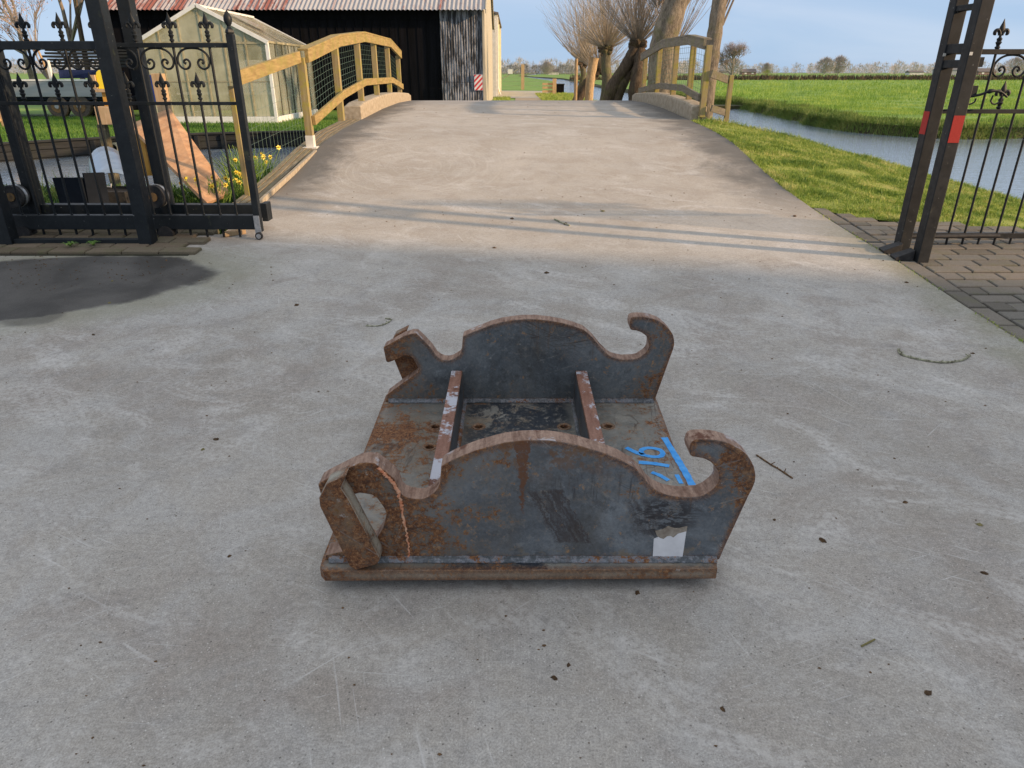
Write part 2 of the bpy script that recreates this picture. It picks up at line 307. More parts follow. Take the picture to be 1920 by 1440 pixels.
def mat_grass(name, a, b, c_, sc_=1.2):
    m = M(name, .75, .2); n = m.noise(sc_, 6, .65); f = m.noise(40, 3, .6)
    c = m.ramp(n, [(.3, a), (.52, b), (.72, c_)]); c = m.mix(.5, c, m.ramp(f, [(.3, .6), (.7, 1.4)]), 'MULTIPLY'); m.color(c)
    return m.m
MAT['lawn'] = mat_grass('verge_soil_grass', (.15,.18,.03), (.24,.27,.045), (.30,.26,.08), 1.5)
MAT['field'] = mat_grass('field_ground', (.10,.19,.03), (.17,.28,.045), (.26,.34,.07), .3)
MAT['bank'] = simple('bank_soil', (.035,.03,.018), (.06,.065,.022), 4, .95)
def mat_blade(name, a, b, c_, sc_=.6, trans=.25):
    m = M(name, .55, .25); n = m.noise(sc_, 4, .6); r = m.noise(23, 2, .5)
    c = m.ramp(m.math('ADD', m.math('MULTIPLY', n, .6), m.math('MULTIPLY', r, .4)), [(.35, a), (.5, b), (.64, c_)]); m.color(c)
    tr = m.t.nodes.new('ShaderNodeBsdfTranslucent'); mx = m.t.nodes.new('ShaderNodeMixShader'); mx.inputs[0].default_value = trans
    m.t.links.new(c, tr.inputs[0]); m.t.links.new(m.b.outputs[0], mx.inputs[1]); m.t.links.new(tr.outputs[0], mx.inputs[2]); m.t.links.new(mx.outputs[0], m.o.inputs[0])
    return m.m
MAT['blade_verge'] = mat_blade('verge_blades', (.085,.17,.035), (.27,.36,.065), (.56,.54,.20), 2.6)
MAT['blade_field'] = mat_blade('field_blades', (.10,.21,.035), (.24,.38,.06), (.52,.58,.13), .35)
MAT['blade_lawn'] = mat_blade('lawn_blades', (.045,.11,.02), (.09,.19,.03), (.17,.26,.05), .5)  # darker greens carry the barn's shade on the left lawn
MAT['blade_bank'] = mat_blade('bank_blades', (.07,.10,.03), (.13,.21,.04), (.32,.32,.10), .8)
MAT['ivy'] = mat_blade('low_weeds', (.02,.05,.012), (.045,.10,.02), (.09,.16,.03), 3)
MAT['daff_leaf'] = mat_blade('daffodil_leaf', (.05,.13,.03), (.16,.27,.05), (.30,.38,.09), 5)
MAT['daff_petal'] = simple('daffodil_petal', (.88,.70,.08), (.92,.80,.20), 20, .6)
MAT['daff_cup'] = simple('daffodil_cup', (.88,.55,.03), (.90,.62,.05), 20, .6)
def mat_water():
    m = M('water', .05, .5); m.color((.21,.26,.31)); m.b.inputs['IOR'].default_value = 1.65  # pale blue base carries part of the sky's reflected brightness
    m.b.inputs['Specular IOR Level'].default_value = .5
    n = m.noise(3.0, 4, .6, m.co((.8, 2.2, 1))); n2 = m.noise(11, 3, .6, m.co((.7, 1.8, 1)))
    m.bump(m.math('ADD', n, m.math('MULTIPLY', n2, .6)), .2, .05); return m.m
MAT['water'] = mat_water()
MAT['path'] = simple('path_gravel', (.27,.22,.16), (.36,.31,.25), 3, .95, bump=.2)
MAT['path_grey'] = simple('path_concrete', (.30,.29,.27), (.40,.39,.37), 2, .95, bump=.1)
def mat_bark(name, a, b, moss=(.16,.16,.05), amt=.4):
    m = M(name, .95, .1); n = m.noise(5, 9, .75, m.co((1, 1, .28)), .8); f = m.noise(26, 5, .7, m.co((1, 1, .3)))
    c = m.ramp(n, [(.32, a), (.68, b)]); c = m.mix(.7, c, m.ramp(f, [(.3, .45), (.7, 1.5)]), 'MULTIPLY')
    c = m.mix(m.math('MULTIPLY', m.step(m.noise(2.2, 5, .6), .5, .68), amt), c, moss); m.color(c); m.bump(m.math('ADD', n, f), .9, .03); return m.m
MAT['bark'] = mat_bark('bark_grey', (.085,.072,.058), (.33,.275,.21))
MAT['bark_dark'] = mat_bark('bark_dark', (.045,.035,.026), (.14,.105,.075))
MAT['bark_green'] = mat_bark('bark_mossy', (.08,.075,.05), (.20,.17,.11), (.16,.17,.06), .6)
MAT['bark_pale'] = mat_bark('stripped_bark', (.38,.25,.13), (.55,.40,.24), (.4,.3,.2), .2)
MAT['twig'] = simple('twigs', (.30,.24,.17), (.46,.39,.30), 2, .8)
MAT['twig_grey'] = simple('twigs_grey', (.20,.17,.14), (.35,.30,.25), 2, .8)
MAT['bud'] = simple('pink_buds', (.30,.20,.18), (.45,.33,.30), 5, .8)
MAT['far_twig'] = simple('far_twigs', (.34,.315,.31), (.46,.42,.395), .02, .9, lo=.4, hi=.6)  # distance haze put into the colour as a pale grey
MAT['far_dark'] = simple('far_hedge', (.12,.125,.13), (.18,.18,.175), .03, .9)
MAT['far_green'] = simple('far_shrub', (.20,.25,.06), (.26,.30,.09), .5, .9)
def mat_tin(name, base, rustc, other, thr=.5, sx=1.6, seed=0):
    m = M(name, .6, .4); x, y, z = m.xyz()
    s = m.noise(1, 4, .8, m.co((sx, 0, .05), loc=(seed, 0, 0))); d = m.noise(5, 8, .75, m.co((1.4, .3, .35)))
    f = m.math('ADD', m.math('MULTIPLY', s, .72), m.math('MULTIPLY', d, .28)); f = m.math('ADD', f, m.math('MULTIPLY_ADD', m.step(x, -9, 7), .15, -.055))
    c = m.mix(m.step(f, thr-.04, thr+.04), rustc, base); c = m.mix(m.math('MULTIPLY', m.step(d, .52, .66), .6), c, other)
    m.color(c); return m.m
MAT['roof_tin'] = mat_tin('roof_tin', (.36,.36,.37), (.22,.075,.055), (.27,.16,.135), .50, 1.1)
def mat_barntin():
    m = M('barn_tin_wall', .6, .4)
    d = m.noise(1, 8, .75, m.co((9, 1, 1.1)), .5)
    c = m.mix(m.step(d, .46, .56), (.022,.025,.032), (.25,.27,.31))
    c = m.mix(m.math('MULTIPLY', m.step(m.noise(2, 6, .7, m.co((3,1,.6))), .5, .7), .6), c, (.09,.10,.125)); m.color(c); return m.m
MAT['barn_tin'] = mat_barntin()
MAT['tar'] = simple('tarred_boards', (.0035,.0035,.0045), (.008,.008,.011), 2, .85, spec=.12, stretch=(6,1,.4))
MAT['gable'] = simple('gable_boards', (.36,.32,.24), (.52,.48,.38), 2.2, .85, stretch=(8,8,.6), bump=.3)
MAT['yellow_wall'] = simple('cream_sheeting', (.70,.56,.12), (.78,.66,.18), 3, .7, stretch=(5,5,.5))
MAT['white_trim'] = simple('white_trim', (.60,.58,.52), (.74,.72,.66), 6, .6)
MAT['white'] = simple('white_paint', (.68,.68,.66), (.80,.80,.78), 6, .5)
def mat_glass(name, c1, c2, op=.6, rough=.12):
    m = M(name, rough, .5); n = m.noise(1.1, 4, .55, m.co((1, 1, .8)), .2); c = m.ramp(n, [(.32, c1), (.68, c2)]); m.color(c)
    t = m.t.nodes.new('ShaderNodeBsdfTransparent'); mx = m.t.nodes.new('ShaderNodeMixShader')
    fac = m.ramp(n, [(.3, op-.22), (.7, min(1, op+.2))]); m.t.links.new(fac, mx.inputs[0])
    m.t.links.new(t.outputs[0], mx.inputs[1]); m.t.links.new(m.b.outputs[0], mx.inputs[2]); m.t.links.new(mx.outputs[0], m.o.inputs[0])
    return m.m
MAT['gh_glass'] = mat_glass('greenhouse_glass', (.46,.44,.27), (.62,.60,.44), .50)
MAT['gh_side'] = mat_glass('greenhouse_side_glass', (.36,.38,.30), (.52,.52,.44), .42)
MAT['gh_bar'] = simple('glazing_bar', (.26,.23,.14), (.42,.38,.26), 6, .6)
MAT['gh_dark'] = simple('glazing_bar_dark', (.045,.05,.035), (.10,.10,.07), 6, .6)
MAT['trailer'] = simple('trailer_side', (.30,.31,.32), (.38,.39,.40), 1.2, .4, metal=.3, stretch=(.5,1,6))
MAT['dark_grey'] = simple('dark_grey_board', (.009,.012,.018), (.017,.021,.030), 3, .95, spec=.05)
MAT['yellow'] = simple('yellow_board', (.85,.62,.02), (.90,.72,.05), 3, .5)
MAT['orange'] = simple('orange_wood', (.55,.27,.04), (.68,.38,.08), 3, .5)
MAT['blue'] = simple('blue_board', (.03,.06,.30), (.05,.09,.40), 3, .5)
MAT['navy'] = simple('navy_tarpaulin', (.012,.02,.07), (.03,.04,.11), 3, .6)
MAT['leaf_brown'] = simple('dead_leaf', (.05,.03,.016), (.15,.09,.045), 60, .9, var=.8)
MAT['leaf_olive'] = simple('dry_leaf', (.14,.13,.05), (.24,.20,.09), 60, .9)
MAT['lichen_twig'] = simple('lichen_twig', (.10,.09,.06), (.42,.42,.30), 60, .9)
MAT['house_brick'] = simple('house_brick', (.22,.15,.13), (.28,.20,.17), 4, .9)
MAT['roof_tile'] = simple('roof_tile', (.12,.105,.10), (.17,.15,.145), 4, .9)
MAT['white_red'] = None

# ------------------------------------------------------------------ geometry helpers
def P3(px, py, y):   # sight point at distance y
    v = (py-720)/1290; t = y/(.911-v*.4131); return Vector(((px-960)/1290*t, y, CAM_H+(-.4131-v*.911)*t))
class MB:
    def __init__(s): s.v = []; s.f = []; s.mi = []
    def add(s, vs, fs, mi=0):
        o = len(s.v); s.v += [tuple(p) for p in vs]; s.f += [tuple(i+o for i in f) for f in fs]; s.mi += [mi]*len(fs)
    def box(s, a, b, mi=0, M_=None):
        (x0,y0,z0),(x1,y1,z1) = a, b
        vs = [Vector(p) for p in ((x0,y0,z0),(x1,y0,z0),(x1,y1,z0),(x0,y1,z0),(x0,y0,z1),(x1,y0,z1),(x1,y1,z1),(x0,y1,z1))]
        if M_: vs = [M_ @ p for p in vs]
        s.add(vs, [(0,3,2,1),(4,5,6,7),(0,1,5,4),(1,2,6,5),(2,3,7,6),(3,0,4,7)], mi)
    def beam(s, p, q, wx, wz, up=(0,0,1), mi=0):
        p, q = Vector(p), Vector(q); d = (q-p).normalized(); u = Vector(up); u = (u - d*u.dot(d)).normalized(); r = d.cross(u)
        vs = [c + r*a*wx/2 + u*b*wz/2 for c in (p, q) for a, b in ((-1,-1),(1,-1),(1,1),(-1,1))]
        s.add(vs, [(0,1,2,3),(7,6,5,4),(0,4,5,1),(1,5,6,2),(2,6,7,3),(3,7,4,0)], mi)
    def tube(s, pts, rad, n=8, cap=True, mi=0, flat=None):
        pts = [Vector(p) for p in pts]; rings = []
        if not hasattr(rad, '__len__'): rad = [rad]*len(pts)
        u = None
        for i, p in enumerate(pts):
            d = (pts[min(i+1, len(pts)-1)] - pts[max(i-1, 0)]).normalized()
            if u is None:
                u = Vector((0,0,1)) if abs(d.z) < .9 else Vector((1,0,0))
            u = (u - d*u.dot(d)).normalized(); r = d.cross(u)
            rings.append([p + (r*math.cos(2*math.pi*k/n) + u*math.sin(2*math.pi*k/n))*rad[i] for k in range(n)])
        o = [q for g in rings for q in g]; fs = []
        for i in range(len(pts)-1):
            for k in range(n): fs.append((i*n+k, i*n+(k+1)%n, (i+1)*n+(k+1)%n, (i+1)*n+k))
        if cap: fs.append(tuple(range(n-1, -1, -1))); fs.append(tuple(range((len(pts)-1)*n, len(pts)*n)))
        s.add(o, fs, mi)
    def lathe(s, prof, c=(0,0,0), n=12, mi=0, flat=1.0):
        vs = []; fs = []
        for r, z in prof:
            for k in range(n): vs.append((c[0]+r*math.cos(2*math.pi*k/n), c[1]+r*flat*math.sin(2*math.pi*k/n), c[2]+z))
        for i in range(len(prof)-1):
            for k in range(n): fs.append((i*n+k, i*n+(k+1)%n, (i+1)*n+(k+1)%n, (i+1)*n+k))
        fs.append(tuple(range(n-1,-1,-1))); fs.append(tuple(range((len(prof)-1)*n, len(prof)*n))); s.add(vs, fs, mi)
    def prism(s, prof, y0, y1, mi=0, emi=None):      # profile in X,Z extruded along Y
        n = len(prof); vs = [(x, y0, z) for x, z in prof] + [(x, y1, z) for x, z in prof]
        s.add(vs, [tuple(range(n)), tuple(range(2*n-1, n-1, -1))], mi)
        s.f += []; o = len(s.v) - 2*n
        for i in range(n):
            j = (i+1) % n; s.f.append((o+i, o+n+i, o+n+j, o+j)); s.mi.append(mi if emi is None else emi)
    def disc(s, c, ax, r, t, n=16, mi=0):
        c = Vector(c); a = Vector(ax).normalized(); s.tube([c-a*t/2, c+a*t/2], r, n, True, mi)

def wloc(o):
    v = Vector((0,0,0))
    while o is not None: v += o.location; o = o.parent
    return v
def link(name, me, parent=None, loc=None):
    o = bpy.data.objects.new(name, me); col.objects.link(o)
    if parent is not None: o.parent = parent
    if loc is not None: o.location = loc
    return o
def fixn(me):
    bm = bmesh.new(); bm.from_mesh(me); bmesh.ops.recalc_face_normals(bm, faces=bm.faces); bm.to_mesh(me); bm.free()
def build(name, mb, mats, parent=None, origin=None, smooth=False, bevel=0, fix=True):
    """vertices are given in world metres; origin or the parent's place becomes the object's own origin"""
    base = wloc(parent) if parent is not None else Vector((0,0,0))
    org = Vector(origin) if origin is not None else base
    me = bpy.data.meshes.new(name); me.from_pydata([tuple(Vector(v)-org) for v in mb.v], [], mb.f)
    for m_ in (mats if isinstance(mats, (list, tuple)) else [mats]): me.materials.append(m_)
    me.polygons.foreach_set('material_index', mb.mi)
    if fix: fixn(me)
    if smooth:
        me.polygons.foreach_set('use_smooth', [True]*len(me.polygons)); me.set_sharp_from_angle(angle=R(40))
    me.update()
    o = link(name, me, parent, org-base)
    if bevel:
        b = o.modifiers.new('bevel', 'BEVEL'); b.width = bevel; b.segments = 2; b.limit_method = 'ANGLE'; b.angle_limit = R(35); b.harden_normals = False
    return o
def tag(o, label=None, cat=None, group=None, kind=None):
    if label: o['label'] = label
    if cat: o['category'] = cat
    if group: o['group'] = group
    if kind: o['kind'] = kind
    return o
def thing(name, loc, label, cat, group=None):
    o = bpy.data.objects.new(name, None); col.objects.link(o); o.location = loc; o.empty_display_size = .2
    return tag(o, label, cat, group)
def npmesh(name, V, F, mat, parent=None, kind=None):
    me = bpy.data.meshes.new(name); V = np.asarray(V, dtype=np.float32); F = np.asarray(F, dtype=np.int32); k = F.shape[1]
    me.vertices.add(len(V)); me.vertices.foreach_set('co', V.ravel()); me.loops.add(F.size); me.loops.foreach_set('vertex_index', F.ravel())
    me.polygons.add(len(F)); me.polygons.foreach_set('loop_start', np.arange(0, F.size, k, dtype=np.int32))
    me.polygons.foreach_set('loop_total', np.full(len(F), k, dtype=np.int32)); me.update(calc_edges=True); me.materials.append(mat)
    o = link(name, me, parent)
    if kind: o['kind'] = kind
    return o
def blades(name, P, h, wd, mat, lean=.5, hv=.5, parent=None):
    """one bent triangle pair per blade of grass"""
    n = len(P); P = np.asarray(P, dtype=float); a = rng.uniform(0, 2*math.pi, n); b = rng.uniform(0, 2*math.pi, n)
    H = h*rng.uniform(1-hv, 1+hv, n) if np.isscalar(h) else np.asarray(h)*rng.uniform(1-hv, 1+hv, n)
    ln = rng.uniform(0, lean, n)*H; W = (wd*rng.uniform(.6, 1.4, n))[:, None]
    s = np.stack([np.cos(a), np.sin(a), np.zeros(n)], 1); d = np.stack([np.cos(b), np.sin(b), np.zeros(n)], 1)
    v0 = P - s*W/2; v1 = P + s*W/2; mid = P + d*(ln*.35)[:, None]; mid[:, 2] += H*.55
    v2 = mid + s*W*.38; v3 = mid - s*W*.38; v4 = P + d*ln[:, None]; v4[:, 2] += H*(1-.25*rng.uniform(0, lean, n))
    V = np.stack([v0, v1, v2, v3, v4], 1).reshape(-1, 3); i = np.arange(n)[:, None]*5
    F = np.concatenate([i+np.array([[0,1,2]]), i+np.array([[0,2,3]]), i+np.array([[3,2,4]])], 0)
    return npmesh(name, V, F, mat, parent, 'stuff')
def cr(pts, n=6):
    """smooth curve through points"""
    P = [Vector(p) for p in pts]; out = []
    for i in range(len(P)-1):
        a, b, c, d = P[max(i-1,0)], P[i], P[i+1], P[min(i+2,len(P)-1)]
        for k in range(n):
            t = k/n; out.append(.5*((2*b) + (c-a)*t + (2*a-5*b+4*c-d)*t*t + (3*b-a-3*c+d)*t**3))
    out.append(P[-1]); return out

# ------------------------------------------------------------------ the road's height
ZT = [(-20,0),(2.5,0),(3.4,.004),(4.2,.05),(5.07,.12),(5.75,.15),(6.54,.20),(7.53,.29),(8.61,.44),(9.44,.57),(10.5,.645),(12,.70),(14,.77),(16,.80),(18,.775),(20,.68),(24,.35),(28,.08),(31,.0),(60,0)]
_ty = np.array([a for a, b in ZT]); _tz = np.array([b for a, b in ZT])
_fy = np.arange(-20, 60, .05); _fz = np.interp(_fy, _ty, _tz); _k = np.exp(-np.linspace(-2, 2, 17)**2); _k /= _k.sum()
_fz = np.convolve(np.pad(_fz, 8, mode='edge'), _k, 'valid')
def zr(y): return float(np.interp(y, _fy, _fz))

# ------------------------------------------------------------------ setting: terrain sheet, water, land
def sheet(name, pts, z, mat, kind='structure'):
    mb = MB(); mb.add([(x, y, z) for x, y in pts], [tuple(range(len(pts)))]); o = build(name, mb, mat, fix=False); o['kind'] = kind; return o
sheet('ground', [(-2500,-300),(2500,-300),(2500,3500),(-2500,3500)], -1.3, MAT['bank'])
sheet('water', [(-700,-60),(700,-60),(700,900),(-700,900)], -.33, MAT['water'])

def land(name, outline, z, mat, slope=.25, depth=.75, bankmat=None, lab=None):
    """flat-topped piece of land with a sloping bank down into the water"""
    n = len(outline); P = [Vector((x, y)) for x, y in outline]
    area = sum(P[i].x*P[(i+1)%n].y - P[(i+1)%n].x*P[i].y for i in range(n)); sg = 1 if area > 0 else -1
    out = []
    for i in range(n):
        e = (P[(i+1)%n]-P[i-1]).normalized(); out.append(P[i] + Vector((e.y, -e.x))*slope*sg)
    zz = [z(p.x, p.y) if callable(z) else z for p in P]
    mb = MB(); mb.add([(p.x, p.y, zz[i]) for i, p in enumerate(P)], [tuple(range(n))])
    vs = [(p.x, p.y, zz[i]) for i, p in enumerate(P)] + [(q.x, q.y, zz[i]-depth) for i, q in enumerate(out)]
    mb.add(vs, [(i, (i+1)%n, n+(i+1)%n, n+i) for i in range(n)], 1)
    o = build(name, mb, [mat, bankmat or MAT['bank']]); o['kind'] = 'structure'; return o

def jag(pts, amp=.12, step=1.0):
    out = []
    for a, b in zip(pts, pts[1:]):
        L_ = math.dist(a, b); k = max(1, int(L_/step))
        for i in range(k):
            t = i/k; out.append((a[0]+(b[0]-a[0])*t + (random.uniform(-amp, amp) if i else 0), a[1]+(b[1]-a[1])*t + (random.uniform(-amp, amp) if i else 0)))
    out.append(pts[-1]); return out
# the big pasture on the right
fb = jag([(48,16.8),(30,19.4),(15.5,21.0),(12.2,21.0),(11.1,22.6),(10.9,25.6),(11.4,29.8),(12.0,37),(11.4,52),(10.8,66)], .22, .8)
field_out = fb + [(10.5,80),(11.5,120),(13,190),(5,300),(40,900),(1800,2400),(1800,16.5)]
land('pasture', field_out, -.04, MAT['field'], .5, .6)
# garden and barn yard on the left, joined to the land behind the bridge
lef = [(-60,12.0),(-12,14.6),(-10.7,15.3),(-9.8,16.3),(-7.5,17.9),(-5.3,18.6),(-3.2,17.2),(-2.9,16.2),(3.4,16.2),(4.3,15.4),(4.75,16.5),(4.6,20)]
lef += jag([(4.6,20),(4.3,30),(4.5,40),(4.2,52),(4.0,66),(5.2,90),(7.2,130),(5,200)], .12, 2)[1:]
lef += [(2,300),(30,900),(-800,2400),(-1800,2400),(-1800,12)]
land('meadow', lef, -.02, MAT['field'], .08, .8)
# near bank on the left, behind the sliding gate
def zl(x, y): return .12 - .035*max(0, y-5.8)
nl = [(-2.5,5.6),(-2.5,9.6),(-2.9,9.4)] + jag([(-3.6,8.9),(-5,8.6),(-7,8.9),(-9,9.2),(-14,9.0),(-30,8.6)], .12, .6) + [(-30,5.6)]
land('left_bank', nl, zl, MAT['lawn'], .35, .9)
# bridge abutment block under the road
mb = MB(); mb.box((-2.46, 5.9, -1.2), (2.86, 10.6, .10)); mb.box((-2.46, 16.4, -1.2), (2.86, 21, .0)); build('bridge_abutment', mb, MAT['kerb'])['kind'] = 'structure'

# road sheet (follows the hump) with the yard in front
def road():
    V = []; F = []; ys = [-8, -4, -1] + list(np.arange(0, 24, .2)) + [24+i*.7 for i in range(0, 10)]
    xs = np.linspace(-2.45, 2.87, 12)
    for y in ys:
        for x in xs: V.append((x, y, zr(y)))
    n = len(xs)
    for i in range(len(ys)-1):
        for k in range(n-1): a = i*n+k; F.append((a, a+1, a+n+1, a+n))
    ys2 = [y for y in ys if y <= 5.85]; xs2 = np.linspace(-14, -2.45, 8); o = len(V); n2 = len(xs2)
    for y in ys2:
        for x in xs2: V.append((x, y, zr(y)))
    for i in range(len(ys2)-1):
        for k in range(n2-1): a = o+i*n2+k; F.append((a, a+1, a+n2+1, a+n2))
    # edge thickness of the bridge slab
    for side, x in ((0, -2.45), (1, 2.87)):
        o = len(V)
        yy = [y for y in ys if y >= (5.8 if side == 0 else -8)]
        for y in yy: V += [(x, y, zr(y)), (x, y, zr(y)-.28)]
        for i in range(len(yy)-1): F.append((o+2*i, o+2*i+1, o+2*i+3, o+2*i+2))
    mb = MB(); mb.add(V, F); o = build('concrete_road', mb, MAT['concrete'], smooth=True); o['kind'] = 'structure'; return o
road()
mb = MB(); mb.box((-2.44, 10.4, -.1), (2.86, 17, .36)); build('bridge_deck', mb, MAT['kerb'])['kind'] = 'structure'

# verge on the right of the ramp: a mound that falls from the road edge to the canal
VER = [ # y, inner x, outer x, outer z
 (4.2,5.6,7.3,-.30),(6.05,4.60,7.1,-.28),(6.22,3.50,6.95,-.26),(6.45,3.12,6.85,-.25),(6.8,2.86,6.8,-.24),(7.6,2.86,6.78,-.22),(8.4,2.86,6.7,-.19),(9.0,2.86,6.58,-.16),(9.8,2.86,6.2,-.045),(10.4,2.86,5.74,.09),(10.9,2.86,5.16,.26),(11.2,2.86,4.43,.45),(11.4,2.86,4.0,.55),(11.6,2.86,3.54,.655),(11.75,2.86,3.2,.71)]
def verge():
    V = []; F = []; nx = 9
    for y, xi, xo, zo in VER:
        zi = zr(min(y, 12)) - .01 if xi < 3.6 else zr(y) - .03
        for k in range(nx):
            t = k/(nx-1); x = xi+(xo-xi)*t; V.append((x, y, zi+(zo-zi)*t**1.25 + (random.uniform(-.02, .02) if 0 < k < nx-1 else 0)))
        V.append((xo+.35, y+.1, -.8))
    n = nx+1
    for i in range(len(VER)-1):
        for k in range(n-1): a = i*n+k; F.append((a, a+1, a+n+1, a+n))
    o = len(V); last = (len(VER)-1)*n
    for k in range(n): x, y, z = V[last+k]; V.append((x, y+.5, -.8))
    for k in range(n-1): F.append((last+k, last+k+1, o+k+1, o+k))
    mb = MB(); mb.add(V, F); ob = build('grass_verge', mb, MAT['lawn'], smooth=True); ob['kind'] = 'structure'; return ob
verge()
# ground under and beyond the pavers on the right
mb = MB(); ys = list(np.arange(-6, 6.9, .25))
for i, y in enumerate(ys):
    for x in (2.872, 16): mb.v.append((x, y, zr(y)-.05))
mb.f = [(2*i, 2*i+1, 2*i+3, 2*i+2) for i in range(len(ys)-1) if ys[i] < 6.0]; mb.mi = [0]*len(mb.f)
under = build('joint_bed', mb, MAT['joint']); under['kind'] = 'structure'

# ------------------------------------------------------------------ pavers, brick by brick
def brickmesh(name, lx, ly, lz, mat):
    bm = bmesh.new(); bmesh.ops.create_cube(bm, size=1); bmesh.ops.scale(bm, vec=(lx, ly, lz), verts=bm.verts)
    top = [e for e in bm.edges if all(v.co.z > 0 for v in e.verts)]; bmesh.ops.bevel(bm, geom=top, offset=.006, segments=1, affect='EDGES')
    me = bpy.data.meshes.new(name); bm.to_mesh(me); bm.free(); me.materials.append(mat); return me
BL, BW = .283, .1415
def in_verge(x, y):
    ys_ = [v[0] for v in VER[:5]]; xs_ = [v[1] for v in VER[:5]]
    return y > 4.2 and x > np.interp(y, ys_, xs_)
pav = bpy.data.objects.new('pavement', None); col.objects.link(pav); pav.location = (3.2, 4.5, .06); tag(pav, kind='structure')
bme = brickmesh('brick', BL-.014, BW-.021, .06, MAT['brick'])
def putbrick(par, me, x, y, rz, dz=0, tilt=.012):
    o = link('brick', me, par, Vector((x, y, zr(y)-.030+random.uniform(-.003, .003)+dz)) - par.location)
    sl = (zr(y+.1)-zr(y-.1))/.2
    o.rotation_euler = Matrix.Rotation(rz, 3, 'Z').to_euler() if abs(sl) < .005 else (Matrix.Rotation(math.atan(sl), 3, 'X') @ Matrix.Rotation(rz, 3, 'Z')).to_euler()
    o.rotation_euler[0] += random.gauss(0, tilt/2); o.rotation_euler[1] += random.gauss(0, tilt/2); o.rotation_euler[2] += random.gauss(0, .006); return o
cnt = 0
y = 2.6
while y < 6.9:
    if not in_verge(2.95, y): putbrick(pav, bme, 2.872+BW/2+.003, y, R(90)); cnt += 1
    y += BL
row = 0; y = 2.9; far_rows = []
while y < 6.75:
    x = 2.872+BW+.004 + BL/2 - (BL/2 if row % 2 else 0)
    while x < 6.2:
        cut = x - BL/2 < 2.872+BW+.002
        vis = (x-.2) < y*.80 + .75
        if not in_verge(x+.05, y) and vis:
            if cut:
                pass
            else: putbrick(pav, bme, x, y, 0); cnt += 1
        x += BL
    if row % 2 and not in_verge(3.1, y):
        hb = putbrick(pav, bme, 2.872+BW+.004+BL/4, y, 0); hb.scale = (.5, 1, 1); cnt += 1
    y += BW; row += 1
print('right pavers', cnt)
lp = bpy.data.objects.new('paved_strip', None); col.objects.link(lp); lp.location = (-3.2, 5.4, .13); tag(lp, kind='structure')
bml = brickmesh('brick', BL-.010, BW-.010, .07, MAT['brick_left'])
for r in range(5):
    y = 5.27 + r*BW; x = -2.42 - r*.02 - BL/2 - (BL/2 if r % 2 else 0)
    while x > -5.6: putbrick(lp, bml, x, y, 0, .020, .02); x -= BL
mb = MB(); mb.box((-5.8, 5.18, .0), (-2.47, 5.92, zr(5.2)+.004)); build('joint_bed', mb, MAT['joint'], lp)

# ------------------------------------------------------------------ the excavator coupler
FARL = [(-.557,.080),(-.546,.116),(-.472,.173),(-.407,.221),(-.402,.236),(-.406,.246),(-.422,.283),(-.435,.295),(-.46,.298),(-.487,.282),(-.530,.266),(-.539,.270),(-.546,.332),(-.542,.340),(-.524,.349),(-.458,.387),(-.422,.399),(-.401,.399),(-.374,.37),(-.344,.334),(-.323,.298),(-.307,.285),(-.29,.278),(-.27,.277),(-.251,.283),(-.225,.30),(-.217,.312),(-.213,.332),(-.207,.387)]
FARR = [(-.15,.412),(-.089,.437),(-.04,.451),(.002,.458),(.05,.463),(.1,.463),(.16,.456),(.212,.446),(.26,.432),(.302,.416),(.342,.38),(.38,.332),(.412,.302),(.430,.292),(.454,.285),(.476,.281),(.499,.282),(.52,.283),(.54,.288),(.564,.307),(.575,.32),(.579,.334),(.580,.352),(.577,.37),(.569,.384),(.557,.394),(.54,.405),(.522,.411),(.504,.413),(.497,.417),(.494,.425),(.490,.44),(.492,.461),(.497,.469),(.506,.472),(.53,.474),(.557,.472),(.585,.466),(.612,.456),(.633,.442),(.652,.425),(.667,.409),(.678,.392),(.685,.37),(.688,.349),(.685,.325),(.675,.285),(.626,.080)]
NEARR = [(-.165,.424),(-.137,.438),(-.098,.455),(-.058,.468),(-.02,.479),(.02,.485),(.06,.487),(.099,.486),(.14,.480),(.178,.471),(.243,.45),(.298,.426),(.339,.400),(.368,.370),(.385,.345),(.408,.324),(.436,.311),(.462,.304),(.489,.302),(.512,.302),(.534,.305),(.552,.315),(.566,.329),(.574,.340),(.579,.355),(.578,.370),(.574,.386),(.563,.404),(.549,.417),(.538,.423),(.526,.428),(.512,.431),(.499,.433),(.491,.438),(.488,.446),(.485,.458),(.487,.474),(.491,.482),(.498,.487),(.515,.489),(.533,.489),(.555,.487),(.573,.483),(.594,.476),(.612,.466),(.628,.457),(.642,.446),(.653,.433),(.664,.417),(.672,.403),(.678,.386),(.682,.37),(.683,.352),(.679,.33),(.671,.304),(.65,.22),(.628,.133),(.616,.080)]
NEARL = [(-.557,.080),(-.552,.098),(-.460,.122),(-.405,.145),(-.374,.195),(-.361,.243),(-.365,.262),(-.383,.296),(-.398,.309),(-.430,.315),(-.487,.298),(-.530,.276),(-.539,.282),(-.546,.340),(-.542,.348),(-.524,.360),(-.455,.398),(-.425,.413),(-.403,.416),(-.380,.413),(-.355,.390),(-.329,.362),(-.321,.338),(-.317,.318),(-.307,.306),(-.295,.300),(-.276,.296),(-.257,.295),(-.240,.302),(-.223,.314),(-.209,.332),(-.202,.352),(-.197,.404)]
YN0, YN1, YF0, YF1 = 1.645, 1.705, 2.722, 2.782
cp = thing('excavator_coupler', (0, 2.2, 0), 'rusty dark grey steel excavator quick coupler frame lying on the concrete yard', 'coupler')
